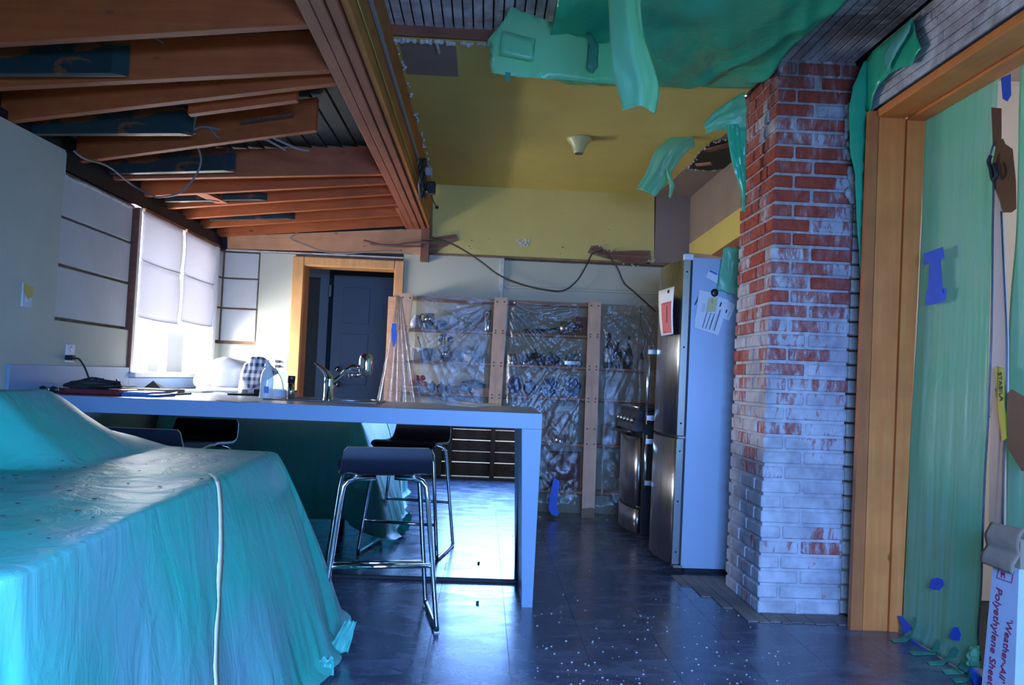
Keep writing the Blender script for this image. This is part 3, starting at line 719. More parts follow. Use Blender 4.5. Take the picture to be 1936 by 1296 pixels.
# ================================================================ THINGS
# ---- worktop: peninsula slab with waterfall end, plus run along the left wall
wt = thing('worktop', (-.9, 4.1, 0), 'long grey worktop with thick blue-grey front edge and one slab end leg', 'countertop')
FX = 3.742
MB().plate([(WX + .002, FX, .897), (.285, FX, .897), (.292, 4.62, .897), (-1.50, 4.62, .897), (-1.50, 6.38, .897), (WX + .002, 6.38, .897)], (0, 0, 1), .013).build('top', 'worktop_laminate', wt)
MB().cbox(WX + .002, .285, FX - .012, FX + .022, .836, .9105, .0015).build('front_edge', 'blue_laminate', wt)
MB().hexa([(.222, FX - .012, 0), (.272, FX - .012, 0), (.285, 4.60, 0), (.222, 4.60, 0), (.190, FX - .012, .8355), (.284, FX - .012, .8355), (.291, 4.60, .8355), (.205, 4.60, .8355)]).build('end_leg', 'blue_laminate', wt)
MB().hexa([(.190, FX + .03, .836), (.286, FX + .03, .836), (.291, 4.6, .836), (.190, 4.6, .836), (.190, FX + .03, .896), (.286, FX + .03, .896), (.291, 4.6, .896), (.190, 4.6, .896)]).build('end_leg_top', 'blue_laminate', wt)
bs = tag(MB().cbox(WX + .001, WX + .018, 3.60, WY0 - .05, .912, 1.048, .002).cbox(WX + .001, WX + .018, WY0 - .05, 6.40, .912, .985, .002).cbox(WX + .02, -1.565, BY - .02, BY - .001, .912, 1.056, .002).build('backsplash', 'blue_laminate'), 'low blue-grey backsplash along the foot of the left wall', 'backsplash')
cb = thing('base_cabinet', (-.9, 4.3, 0), 'counter base with a mirror-bright back panel behind the stools', 'cabinet')
MB().box(-2.14, .196, 4.19, 4.58, .0, .895).build('carcass', 'black_plastic', cb)
MB().box(-2.14, -1.53, 4.59, 6.38, 0, .895).build('carcass', 'black_plastic', cb)
MB().cbox(-2.14, .204, 4.164, 4.186, .018, .895, .001).build('mirror_panel', 'mirror', cb)['label'] = 'mirror-like glossy back panel reflecting the room'
MB().cbox(-2.14, .215, 4.155, 4.18, .0, .017, .002).build('toe_strip', 'black_rubber', cb)

# ---- bar stools
def stool(loc, rz, label):
    t = thing('bar_stool', loc, label, 'stool', None)
    t['_w'] = [0, 0, 0]
    prof = [(.215, .640), (.185, .662), (.12, .668), (.0, .660), (-.10, .655), (-.165, .658), (-.205, .674), (-.232, .710), (-.243, .74), (-.250, .772)]
    prof = [(p.x, p.y) for p in spline([(a, b, 0) for a, b in prof], 4)]
    def wid(k): f = k / (len(prof) - 1); return .195 - .018 * max(0, (f - .45)) / .55
    vs = []; fs = []; n = len(prof); th = .012; nx = 8
    for side in (0, 1):
        for k2, (y, z) in enumerate(prof):
            a = prof[max(k2 - 1, 0)]; b = prof[min(k2 + 1, n - 1)]; d = Vector((b[0] - a[0], b[1] - a[1])).normalized(); nn = Vector((-d.y, d.x)) * (th if side else 0)
            w = wid(k2)
            if k2 > n - 3: w -= .006 * (k2 - n + 3)
            if k2 < 2: w -= .01 * (2 - k2)
            for i in range(nx + 1):
                u = i / nx * 2 - 1; vs.append((u * w, y + nn.x, z + nn.y + .006 * u * u * (1 if k2 < n * .6 else 0)))
    def id(s_, k2, i): return s_ * n * (nx + 1) + k2 * (nx + 1) + i
    for k2 in range(n - 1):
        for i in range(nx):
            fs.append((id(0, k2, i), id(0, k2, i + 1), id(0, k2 + 1, i + 1), id(0, k2 + 1, i))); fs.append((id(1, k2, i), id(1, k2 + 1, i), id(1, k2 + 1, i + 1), id(1, k2, i + 1)))
    MB().add(vs, fs, True).build('seat_shell', 'stool_black', t, origin=(0, 0, 0))
    ef = []
    for k2 in range(n - 1):
        for i in (0, nx): ef.append((id(0, k2, i), id(0, k2 + 1, i), id(1, k2 + 1, i), id(1, k2, i)))
    for i in range(nx):
        for k2 in (0, n - 1): ef.append((id(0, k2, i), id(0, k2, i + 1), id(1, k2, i + 1), id(1, k2, i)))
    MB().add(vs, ef).build('shell_edge', 'ply_edge', t, origin=(0, 0, 0))['label'] = 'pale plywood edge of the seat shell'
    r = .0105
    for s_ in (-1, 1):   # side frame: leg - runner - leg in one bent tube
        pts = [(s_ * .04, -.135, .652 - .018), (s_ * .12, -.150, .632), (s_ * .155, -.160, .622), (s_ * .172, -.166, .60), (s_ * .180, -.170, .55), (s_ * .234, -.208, .035), (s_ * .237, -.207, .016), (s_ * .238, -.190, r), (s_ * .240, .190, r), (s_ * .239, .207, .016), (s_ * .237, .208, .035), (s_ * .184, .165, .55), (s_ * .176, .160, .60), (s_ * .158, .150, .628), (s_ * .12, .140, .637), (s_ * .04, .125, .640)]
        MB().tube(pts, r, 10).build('leg_frame', 'chrome', t, origin=(0, 0, 0))
        for gy in (-.19, .19): MB().cbox(s_ * .238 - .011, s_ * .238 + .011, gy - .015, gy + .015, 0, .006, .001).build('glide', 'white_plastic', t, origin=(0, 0, 0))
    MB().tube([(-.21, -.188, .275), (.21, -.188, .275)], .0095, 10).build('footrest', 'chrome', t, origin=(0, 0, 0))
    MB().tube([(-.217, .193, .20), (.217, .193, .20)], .0095, 10).build('crossbar', 'chrome', t, origin=(0, 0, 0))
    MB().lathe([(0, 0), (.022, 0), (.022, .008), (0, .008)], (-.12, -.145, .640), 10).lathe([(0, 0), (.022, 0), (.022, .008), (0, .008)], (.12, -.145, .640), 10).build('bracket', 'steel', t, origin=(0, 0, 0))
    t.rotation_euler = (0, 0, rz); return t
s1 = stool((-.425, 3.475, 0), math.radians(11), 'black low-backed bar stool on chrome sled legs, standing clear on the dark floor')
s2 = copy_tree(s1); s2.location = (-1.585, 3.985, 0); s2.rotation_euler = (0, 0, math.radians(0)); s2['label'] = 'black bar stool tucked under the counter behind the green covered table'

# ---- table under green sheeting
TZ = .75
def edge_loop():
    pts = []   # right side near -> far, far side right -> left, left side, near side
    def seg(a, b, n, nrm): 
        for i in range(n): pts.append((Vector(a).lerp(Vector(b), i / n), Vector(nrm)))
    def corner(c, a0, a1, r, n):
        for i in range(n):
            t = math.radians(a0 + (a1 - a0) * i / n); pts.append((Vector((c[0] + r * math.cos(t), c[1] + r * math.sin(t), 0)), Vector((math.cos(t), math.sin(t), 0))))
    r = .05
    seg((-.70, 1.26), (-.79, 3.10), 110, (1, 0, 0)) if False else None
    for i in range(120):
        f = i / 120; pts.append((Vector((-.695 - .10 * f, 1.26 + 1.84 * f, 0)), Vector((1, .05, 0)).normalized()))
    corner((-.795 - r, 3.10), 2, 90, r, 16)
    for i in range(80):
        f = i / 80; pts.append((Vector((-.845 - 1.20 * f, 3.15 + .06 * f, 0)), Vector((0, 1, 0))))
    corner((-2.05, 3.15), 90, 180, r, 10)
    for i in range(60):
        f = i / 60; pts.append((Vector((-2.10, 3.14 - 1.88 * f, 0)), Vector((-1, 0, 0))))
    corner((-2.05, 1.25), 180, 270, r, 10)
    for i in range(80):
        f = i / 80; pts.append((Vector((-2.05 + 1.30 * f, 1.20, 0)), Vector((0, -1, 0))))
    corner((-.745, 1.25), 270, 360, r, 14)
    return pts
EL = edge_loop(); NE = len(EL); CTR = Vector((-1.42, 2.15, 0))
def ss(a, b, x): t = max(0, min(1, (x - a) / (b - a))); return t * t * (3 - 2 * t)
def bumpz(x, y):
    hx = .215
    if x > -1.5: hx = .215 * max(0, 1 - (x + 1.5) / .27) ** .95
    hx += .012 * abs(sn(x * 5 + y * 4, y * 3, 2)) * (hx > .01)
    ridge = ss(2.34, 2.44, y) * (1 - ss(2.72, 3.16, y) * .7)
    return hx * ridge if x < -1.18 else 0
def tsurf(s_, t):
    """s_ 0..1 round the table, t 0..1 centre to edge, 1..2 down to the hem"""
    f = (s_ % 1) * NE; i = int(f) % NE; j = (i + 1) % NE; f -= int(f)
    e = EL[i][0].lerp(EL[j][0], f); n = EL[i][1].lerp(EL[j][1], f).normalized()
    if t <= 1:
        p = CTR.lerp(e, t); z = TZ + bumpz(p.x, p.y)
        z += .006 * sn(p.x * 3.3, p.y * 2.6, 1) + .004 * sn(p.x * 9, p.y * 4, 2) + .0035 * abs(sn(p.x * 6 + p.y * 5, p.y * 13, 7)) * (1 if t < .98 else 0)
        if t > .97: z -= .008 * ((t - .97) / .03) ** 2
        return Vector((p.x, p.y, z))
    u = t - 1; x, y = e.x, e.y; rt = max(0, n.x); far = max(0, n.y); near = max(0, -n.y)
    zt = TZ - .008 + bumpz(x, y); hem = .004 + .115 * far * (1 - rt) + .02
    fl_ = .012 + rt * (.03 + .22 * ss(1.35, 3.0, y)) + far * .10 + near * .06
    if rt > .15 and far > .15: fl_ += .06
    arc = s_ * NE
    w = (.5 + .5 * rt) * u * (.016 * math.sin(arc * .19 + 1.3 * sn(arc * .03, u * 1.2)) + .030 * sn(arc * .055, u * 1.1, 3)) + .010 * u * sn(arc * .3, u * 3, 5)
    w *= .75
    cr = math.exp(-((arc - 128) / 9) ** 2) * math.sin(arc * .55) * .045 * u + math.exp(-((arc - (NE - 7)) / 9) ** 2) * math.sin(arc * .6) * .05 * u
    out = fl_ * u ** .85 + w + cr
    if n.x < -.5: out = .0
    z = zt + (hem - zt) * u
    p = Vector((x, y, 0)) + n * out; z += .012 * sn(arc * .12, 3) * u
    if u > .96: p += n * .03 * (u - .96) / .04
    return Vector((p.x, p.y, max(.003, z)))
tb = thing('covered_table', (-1.42, 2.15, 0), 'table under translucent turquoise green plastic sheeting, raised hump at its left end', 'table')
tg = [i / 26 for i in range(1, 26)] + [.985, 1, 1.008] + [1 + j / 34 for j in range(1, 35)]
vs = [tsurf(i / NE, t) for t in tg for i in range(NE)]
fs = [(j * NE + i, j * NE + (i + 1) % NE, (j + 1) * NE + (i + 1) % NE, (j + 1) * NE + i) for j in range(len(tg) - 1) for i in range(NE)]
vs.append(tsurf(0, 0)); c0 = len(vs) - 1; fs += [(c0, (i + 1) % NE, i) for i in range(NE)]
MB().add(vs, fs, True).build('plastic_cover', 'green_sheet', tb)['label'] = 'green plastic sheet draped to the floor'
MB().cbox(-2.06, -.83, 1.24, 3.11, .70, .742, .004).build('table_top', 'carton_white', tb)
for lx, ly in ((-.90, 1.35), (-.92, 3.02), (-2.0, 1.35), (-2.0, 3.02)): MB().cbox(lx - .03, lx + .03, ly - .03, ly + .03, 0, .70, .003).build('leg', 'plank_brown', tb)
MB().cbox(-2.02, -1.52, 2.48, 2.95, .746, .93, .01).build('stored_box', 'cardboard', tb)
# pale tape seam running over the right side
def ribbon(fn, n, w, mat, name, par, off=.004, solid=.002):
    pts = [fn(i / n) for i in range(n + 1)]; vs = []; fs = []
    for i, (c, sd) in enumerate(pts): ww = w * (1 + .25 * sn(i * .5, 4)); vs += [c - sd * ww / 2, c + sd * ww / 2]
    fs = [(2 * i, 2 * i + 1, 2 * i + 3, 2 * i + 2) for i in range(n)]
    return MB().add(vs, fs, True).build(name, mat, par, solid=solid)
def sfind(xt, t):
    """where on the right side, at drop t, the sheet is crossed by the seam"""
    lo, hi = .005, .26
    for _ in range(24):
        m_ = (lo + hi) / 2
        if proj(tsurf(m_, t))[0] < xt: lo = m_
        else: hi = m_
    return lo
_sk = [(t, sfind(x_, t)) for t, x_ in ((1.0, 408), (1.15, 414), (1.3, 412), (1.45, 408), (1.6, 404), (1.75, 408), (1.86, 424))]
def seam(v):
    if v < .12: s_, t = _sk[0][1] + .02 * (1 - v / .12), .93 + .07 * v / .12
    else:
        t = 1 + (v - .12) / .88 * .86; s_ = _sk[-1][1]
        for (ta, sa), (tb_, sb) in zip(_sk, _sk[1:]):
            if ta <= t <= tb_: s_ = sa + (sb - sa) * (t - ta) / (tb_ - ta); break
    s_ = s_ * 1.0; p = tsurf(s_, t); q = tsurf(s_ + .004, t); r_ = tsurf(s_, t + .01); sd = (q - p).normalized(); nn = sd.cross((r_ - p).normalized())
    if nn.x < 0 and t > 1: nn = -nn
    if nn.z < 0 and t <= 1: nn = -nn
    return p + nn.normalized() * .006, sd
ribbon(seam, 90, .040, 'tape_cream', 'tape_seam', tb, solid=.0006)['label'] = 'pale cream tape seam hanging down the sheet'
m = MB()
for i in range(40):
    s_ = R.uniform(0, .35); t = R.uniform(.2, .97); p = tsurf(s_, t); q = R.uniform(.0015, .004); m.ball(p + Vector((0, 0, .002)), q, 6, (1.8, .7, .4))
m.build('debris', 'cable_brown', tb)['kind'] = 'stuff'
# folded flap of the cover lying at the near corner and on the floor
def flap(cpt, w, h, tilt, seed, name='cover_flap', mat='green_sheet', par=tb, L='loose flap of the green sheet at its foot'):
    def fn(u, v):
        return Vector((cpt[0] + (u - .5) * w * (1 - .5 * v) + tilt * v, cpt[1] + .03 * sn(u * 3, v * 2, seed), cpt[2] + h * v + .02 * sn(u * 4, v * 3, seed)))
    o = MB().grid(fn, 10, 10).build(name, mat, par, solid=.002); o['label'] = L; return o
flap((-.505, 3.00, .02), .08, .12, .045, 3)
flap((-.53, 2.80, .012), .10, .06, .02, 8)

# ---- fridge-freezer
fr = thing('fridge_freezer', (1.35, 4.75, 0), 'tall stainless fridge freezer with curved doors, papers stuck to its side', 'fridge')
fb0, fb1 = 4.47, 5.06
def fx(z): return 1.145 + .020 * z / 1.8
m = MB().hexa([(1.162, fb0, .035), (1.64, fb0, .035), (1.64, fb1, .035), (1.162, fb1, .035), (1.182, fb0, 1.815), (1.64, fb0, 1.815), (1.64, fb1, 1.815), (1.182, fb1, 1.815)])
m.build('body', 'fridge_side', fr)
MB().cbox(1.19, 1.62, fb0 + .03, fb1 - .03, 0, .04, .002).build('plinth', 'black_plastic', fr)
def fdoor(z0, z1, name):
    n = 16; vs = []; o0 = (fx(z0) - 1.145), (fx(z1) - 1.145)
    for z, o_ in ((z0, o0[0]), (z1, o0[1])):
        for i in range(n + 1):
            y = fb0 + (fb1 - fb0) * i / n; b = .052 * (1 - ((i / n) * 2 - 1) ** 2); vs.append((1.112 + o_ - b, y, z))
        vs += [(1.148 + o_, fb1, z), (1.148 + o_, fb0, z)]
    k2 = n + 3; fs = [tuple(range(k2))[::-1], tuple(range(k2, 2 * k2))] + [(i, (i + 1) % k2, k2 + (i + 1) % k2, k2 + i) for i in range(k2)]
    b = MB(); b.add(vs, fs); b.sm = [False, False] + [i < n for i in range(k2)]
    d_ = b.build(name, 'steel', fr)
    MB().hexa([(1.108 + o0[0], fb0 - .006, z0 + .004), (1.146 + o0[0], fb0 - .006, z0 + .004), (1.146 + o0[0], fb0 + .001, z0 + .004), (1.108 + o0[0], fb0 + .001, z0 + .004), (1.108 + o0[1], fb0 - .006, z1 - .004), (1.146 + o0[1], fb0 - .006, z1 - .004), (1.146 + o0[1], fb0 + .001, z1 - .004), (1.108 + o0[1], fb0 + .001, z1 - .004)]).build('door_edge', 'steel_edge', d_)
    for zz in (z0 + .07, (z0 + z1) / 2, z1 - .07):
        o_ = (fx(zz) - 1.145); MB().lathe([(0, 0), (.006, 0), (.005, .003), (0, .003)], (1.128 + o_, fb0 - .006, zz), 8, (0, -1, 0)).build('screw', 'black_plastic', d_)
    return d_
dlo = fdoor(.055, .765, 'freezer_door'); dup_ = fdoor(.785, 1.80, 'fridge_door')
MB().hexa([(1.149, fb0 + .004, .06), (1.163, fb0 + .004, .06), (1.163, fb1, .06), (1.149, fb1, .06), (1.168, fb0 + .004, 1.80), (1.183, fb0 + .004, 1.80), (1.183, fb1, 1.80), (1.168, fb1, 1.80)]).build('gasket', 'black_rubber', fr)
MB().cbox(1.13, 1.185, fb0 - .005, fb0 + .03, 1.80, 1.835, .003).build('hinge_cover', 'white_plastic', fr)
MB().cbox(1.115, 1.17, fb0 - .012, fb0 + .05, .035, .052, .002).build('hinge_bracket', 'steel_edge', fr)
MB().cbox(1.12, 1.165, fb0 - .008, fb0 + .03, .768, .782, .002).build('hinge_bracket', 'steel_edge', fr)
def fhandle(z0, z1, par):
    y = fb1 - .05; x = 1.10 - .05
    h_ = MB().tube([(x, y, z0), (x + .008, y, z1)], .009, 10).build('handle', 'steel_edge', par)
    for z in (z0 + .04, z1 - .04): MB().cbox(x, 1.115, y - .012, y + .012, z - .016, z + .016, .002).build('handle_mount', 'steel_edge', h_)
fhandle(.40, .745, dlo); fhandle(.815, 1.32, dup_)
def paper(pts, n, label, cat='paper', mat='paper', lift=.003, th=.0012, name='paper_note'):
    t = MB().plate([Vector(p) + Vector(n) * lift for p in pts], n, th).build(name, mat); return tag(t, label, cat)
Yf = fb0 - .003
def pf(px, py, k2=0): return at(px, py, Y=Yf - .002 * k2)
def sheet_with_print(pxs, k2, label, strips, mat='paper', smat='dark_print', wpx=2.2):
    t = thing('paper_note', pf(*pxs[0], k2), label, 'paper')
    MB().plate([pf(a, b, k2) for a, b in pxs], (0, -1, 0), .0012).build('sheet', mat, t)
    m = MB()
    for (a, b, c2, d4, w) in strips:
        p, q = pf(a, b, k2 + .9), pf(c2, d4, k2 + .9); m.bar(p, q, w, .0006, (0, 1, 0))
    m.build('printed_lines', smat, t); return t
sheet_with_print([(1326, 550), (1348, 554), (1330, 622), (1312, 608)], 1, 'pale printed sheet under the largest note on the fridge side, its left corner showing', [(1325, 552, 1314, 577, .006), (1331, 566, 1322, 588, .003), (1336, 568, 1326, 590, .003), (1341, 570, 1331, 592, .003)])
sheet_with_print([(1322, 548), (1378, 568), (1358, 635), (1312, 620)], 2, 'largest white note on the fridge side with four dark printed lines', [(1337, 590, 1328, 620, .004), (1344, 592, 1334, 622, .004), (1351, 593, 1341, 624, .004), (1362, 586, 1350, 626, .005), (1364, 572, 1361, 580, .008), (1330, 574, 1327, 590, .0015), (1333, 574, 1330, 590, .0015), (1348, 600, 1340, 622, .0015), (1357, 596, 1347, 624, .0015)])
sheet_with_print([(1375, 569), (1391, 577), (1378, 607), (1364, 600)], 1, 'small white note at the right of the group on the fridge side', [(1374, 586, 1372, 592, .009), (1380, 590, 1375, 600, .002)])
sheet_with_print([(1340, 562), (1357, 564), (1353, 590), (1334, 590)], 3.5, 'small cream note clipped on top of the printed sheets', [(1346, 566, 1347, 574, .002)], 'lampholder_cream')
sheet_with_print([(1341, 509), (1357, 516), (1356, 537), (1334, 524)], 1, 'small blue and white picture near the top of the fridge side', [(1342, 512, 1356, 519, .012)], 'paper', 'folder_blue')
tag(MB().ball(pf(1351, 554, 3), .022, 12, (1, .45, 1.1)).build('magnet_clip', 'black_plastic'), 'black round magnet clip holding the papers', 'magnet')
# note on the curved door front
def pdoor(px, py): return at(px, py, X=1.082)
t = thing('paper_note', pdoor(1253, 550), 'curling white and red leaflet on the curved fridge door', 'paper')
P4 = [pdoor(1252, 551), pdoor(1279, 542), pdoor(1277, 632), pdoor(1257, 636)]
def fn(u, v):
    p = P4[0].lerp(P4[1], u).lerp(P4[3].lerp(P4[2], u), v); p.x -= .012 + .010 * (1 - u) + .006 * math.sin(v * 3.1); return p
MB().grid(fn, 6, 8).build('sheet', 'paper', t, solid=.0012)
def fn2(u, v): return fn(.22 + .66 * u, .30 + .66 * v) + Vector((-.0022, 0, 0))
MB().grid(fn2, 6, 8).build('red_panel', 'red_print', t, solid=.0008)
MB().bar(fn(.62, .38) + Vector((-.004, 0, 0)), fn(.60, .74) + Vector((-.004, 0, 0)), .014, .001, (1, 0, 0)).build('printed_line', 'dark_print', t)
tag(MB().lathe([(0, 0), (.010, 0), (.010, .005), (0, .005)], fn(.7, .08) + Vector((-.004, 0, 0)), 12, (-1, 0, 0)).build('magnet', 'black_plastic'), 'tiny black round magnet on the curling leaflet', 'magnet')
# green plastic hanging over the fridge side
pts = [at(*p, Y=fb0 - .02) for p in [(1372, 470), (1392, 466), (1400, 480), (1399, 556), (1380, 570), (1366, 560), (1354, 530), (1354, 500)]]
def draped(fn, nu, nv, name, mat, label, cat='plastic sheet', solid=.002): return tag(MB().grid(fn, nu, nv).build(name, mat, None, solid=solid), label, cat)
def quadfn(A, B, C, D, n, amp=.02, fu=4, fv=3, seed=0, edge=.0):
    A, B, C, D = map(Vector, (A, B, C, D)); n = Vector(n).normalized()
    def fn(u, v):
        uu = u + edge * sn(v * 9, seed); vv = v + edge * sn(u * 9, seed + 3)
        p = A.lerp(B, uu).lerp(D.lerp(C, uu), vv)
        return p + n * (amp * sn(u * fu + seed, v * fv, seed) + amp * .4 * sn(u * fu * 3, v * fv * 3, seed + 5))
    return fn
draped(quadfn(at(1368, 468, Y=fb0 - .03), at(1400, 468, Y=fb0 - .03), at(1400, 562, Y=fb0 - .03), at(1356, 548, Y=fb0 - .03), (0, -1, 0), .012, 4, 3, 2, .05), 14, 18, 'hanging_plastic', 'green_strip', 'green plastic piece hanging over the top of the fridge beside the chimney')

# ---- cooker
ck = thing('cooker', (1.35, 5.75, 0), 'freestanding cooker with black side and bowed stainless oven door, beyond the fridge', 'cooker')
ky0, ky1 = 5.40, 6.03
MB().cbox(1.115, 1.64, ky0, ky1, .03, .885, .004).build('body', 'black_plastic', ck)
MB().cbox(1.13, 1.62, ky0 + .02, ky1 - .02, 0, .035, .002).build('plinth', 'black_rubber', ck)
def bow(z0, z1, xo, mat, name, par, y0=ky0 + .01, y1=ky1 - .01, b0=.055, th=.03):
    n = 14; vs = []
    for z in (z0, z1):
        for i in range(n + 1):
            y = y0 + (y1 - y0) * i / n; vs.append((xo - b0 * (1 - ((i / n) * 2 - 1) ** 2), y, z))
        for i in range(n, -1, -1):
            y = y0 + (y1 - y0) * i / n; vs.append((xo + th - b0 * (1 - ((i / n) * 2 - 1) ** 2), y, z))
    k2 = 2 * (n + 1); fs = [tuple(range(k2))[::-1], tuple(range(k2, 2 * k2))] + [(i, (i + 1) % k2, k2 + (i + 1) % k2, k2 + i) for i in range(k2)]
    b = MB().add(vs, fs); b.sm = [False, False] + [True] * k2; return b.build(name, mat, par)
od = bow(.235, .70, 1.085, 'steel', 'oven_door', ck)
bow(.36, .60, 1.081, 'oven_glass', 'window', od, ky0 + .14, ky1 - .14, .030)
bow(.045, .205, 1.085, 'steel', 'drawer', ck)
bow(.205, .232, 1.10, 'black_plastic', 'trim_strip', ck)
MB().tube([(1.055 - .075 * (1 - (i / 6 - 1) ** 2), ky0 + .04 + (ky1 - ky0 - .08) * i / 12, .735) for i in range(13)], .013, 8).build('handle', 'black_plastic', od)
m = MB().hexa([(1.04, ky0, .745), (1.115, ky0, .745), (1.115, ky1, .745), (1.04, ky1, .745), (1.085, ky0, .885), (1.115, ky0, .885), (1.115, ky1, .885), (1.085, ky1, .885)])
m.build('control_panel', 'black_plastic', ck)
for i in range(5):
    MB().lathe([(0, 0), (.022, 0), (.020, .022), (0, .022)], (1.06, ky0 + .08 + i * .135, .812), 14, (-1, 0, .3)).build('knob', 'steel', ck)
MB().cbox(1.07, 1.64, ky0 - .005, ky1, .885, .902, .004).build('hob', 'black_plastic', ck)
MB().tube([(1.08, ky0 + .02, .908), (1.075, ky1 - .02, .908)], .008, 8).build('hob_rim', 'steel_edge', ck)
for bx, by in ((1.24, 5.58), (1.24, 5.92), (1.48, 5.58), (1.48, 5.92)): MB().lathe([(.075, 0), (.085, .006), (.085, .012), (.06, .012), (.06, .006)], (bx, by, .902), 16).build('burner', 'black_rubber', ck)

# ---- open shelving
SY0, SY1 = 6.20, 6.40
sh = thing('shelving_unit', (.3, 6.3, 0), 'wide open pine shelving unit behind clear plastic film', 'shelf unit')
def shpost(pxt, pxb, w):
    t_ = at(pxt[0], pxt[1], Y=SY0); b_ = at(pxb[0], pxb[1], Y=SY0); d = (b_ - t_) / (b_.z - t_.z); b0 = t_ + d * (0 - t_.z); t0_ = t_ + d * (1.715 - t_.z)
    o = MB().hexa([(b0.x, SY0, 0), (b0.x + w, SY0, 0), (b0.x + w, SY0 + .022, 0), (b0.x, SY0 + .022, 0), (t0_.x, SY0, t0_.z), (t0_.x + w, SY0, t0_.z), (t0_.x + w, SY0 + .022, t0_.z), (t0_.x, SY0 + .022, t0_.z)]).build('post', 'post_wood', sh)
    MB().box(b0.x + .01, b0.x + w - .01, SY1 - .03, SY1 - .01, 0, 1.70).build('rear_post', 'shelf_wood', sh)
    m = MB()
    for zz in (1.68, 1.45, 1.43, 1.195, 1.17, .94, .915, .70, .58):
        for f in (.22, .78):
            p = b0.lerp(t0_, zz / 1.715); m.lathe([(0, 0), (.006, 0), (.005, .002), (0, .002)], (p.x + w * f, SY0 - .001, zz), 7, (0, -1, 0))
    o2 = m.build('screws', 'black_plastic', sh); o2['kind'] = 'stuff'
shpost((757, 557), (733, 755), .100); shpost((935, 565), (924, 755), .102); shpost((1113, 572), (1100, 970), .100)
MB().cbox(1.40, 1.50, SY0, SY0 + .022, 0, 1.715, .002).build('post', 'post_wood', sh)
for z in (1.692, 1.440, 1.187, .938, .575, .20):
    for a, b in ((-.69, .06), (.10, .86), (.86, 1.60)):
        if a > .8 and z in (1.692, 1.440): continue
        MB().cbox(a, b + .05, SY0 + .024, SY1, z - .018, z, .002).build('shelf_board', 'shelf_wood', sh)

def sx(px, py, z=None, y=6.28): p = at(px, py, Y=y); return p
Z1, Z2, Z3, Z4 = 1.4405, 1.1875, .9385, .5755
def pot(c, r, h, mat, label, name='saucepan', cat='pot', lid=False, handle=None):
    t = thing(name, c, label, cat)
    MB().lathe([(0, 0), (r, 0), (r * 1.02, h * .1), (r * 1.02, h), (r * .96, h), (r * .95, .006), (0, .006)], c, 22).build('body', mat, t)
    if lid: MB().lathe([(0, h + .02), (r * .5, h + .016), (r * 1.03, h + .002), (r * 1.03, h - .002), (0, h)], c, 22).lathe([(0, h + .02), (.012, h + .02), (.014, h + .04), (0, h + .044)], c, 10).build('lid', mat, t)
    if handle: MB().tube(spline([Vector(c) + Vector(p) for p in handle], 5), .008, 8).build('handle', 'black_plastic' if mat != 'ceramic_white' else mat, t)
    return t
def gx(px, z): return at(px, 650, Y=6.30).x + (z - 1.2) * .045   # column px near shelf height
def X_at(px, py): return at(px, py, Y=6.30).x
# left bay, top shelf
x = X_at(788, 605); c = (x, 6.30, Z1)
t = thing('jug', c, 'white rounded jug on the top shelf, first from the left', 'jug')
MB().lathe([(0, 0), (.035, 0), (.052, .03), (.050, .06), (.032, .09), (.024, .10), (.026, .112), (.022, .112), (.02, .1), (0, .01)], c, 18).build('body', 'ceramic_white', t); MB().tube(spline([(x - .045, 6.29, Z1 + .04), (x - .070, 6.28, Z1 + .06), (x - .03, 6.29, Z1 + .095)], 5), .005, 8).build('handle', 'ceramic_white', t)
x = X_at(812, 603); c = (x, 6.29, Z1)
t = thing('travel_mug', c, 'shiny steel mug with handle on the top shelf', 'mug')
MB().lathe([(0, 0), (.030, 0), (.032, .045), (.046, .05), (.046, .128), (.042, .128), (.042, .05), (0, .02)], c, 22).build('body', 'chrome', t)
MB().tube(spline([(x - .044, 6.29, Z1 + .12), (x - .07, 6.29, Z1 + .115), (x - .068, 6.29, Z1 + .07), (x - .044, 6.29, Z1 + .06)], 5), .006, 8).build('handle', 'black_plastic', t)
x = X_at(836, 610); tag(MB().cbox(x - .042, x + .042, 6.26, 6.33, Z1, Z1 + .068, .006).cbox(x - .036, x + .036, 6.262, 6.328, Z1 + .066, Z1 + .074, .003).build('box', 'dark_bag'), 'small dark grey box on the top shelf beside the steel mug', 'box')
def bottle(c, r, h, mat, label, neck=.35, cat='bottle', lab=None, cap='black_plastic'):
    t = thing('bottle', c, label, cat); hb = h * (1 - neck)
    MB().lathe([(0, 0), (r, 0), (r, hb * .82), (r * .75, hb), (r * .36, hb + h * .08), (r * .32, h * .97), (0, h * .97)], c, 18).build('body', mat, t)
    MB().lathe([(0, h * .93), (r * .40, h * .93), (r * .40, h), (0, h)], c, 12).build('cap', cap, t)
    if lab: MB().lathe([(r * 1.015, lab[1]), (r * 1.025, lab[1] + .002), (r * 1.025, lab[2]), (r * 1.015, lab[2])], c, 18).build('label', lab[0], t)
    return t
bottle((X_at(858, 605), 6.29, Z1), .034, .175, 'clear_glass', 'tall clear glass bottle on the top shelf, just right of the dark box', .35, cap='clear_glass')
bottle((X_at(876, 605), 6.29, Z1), .030, .165, 'clear_glass', 'clear glass bottle next to the taller one on the top shelf', .3, cap='clear_glass')
for i, px in enumerate((893, 901)):
    c = (X_at(px, 612), 6.29 + .03 * i, Z1); tag(MB().lathe([(0, 0), (.022, 0), (.026, .05), (.024, .05), (.02, .006), (0, .006)], c, 14).build('glass', 'clear_glass'), 'low drinking glass on the top shelf, %s' % ('left one of the pair' if i == 0 else 'right one, nearer the steel flask'), 'glass', 'low glasses on the top shelf')
x = X_at(923, 603); c = (x, 6.29, Z1); t = thing('flask', c, 'tall steel flask on the top shelf against the middle post', 'flask')
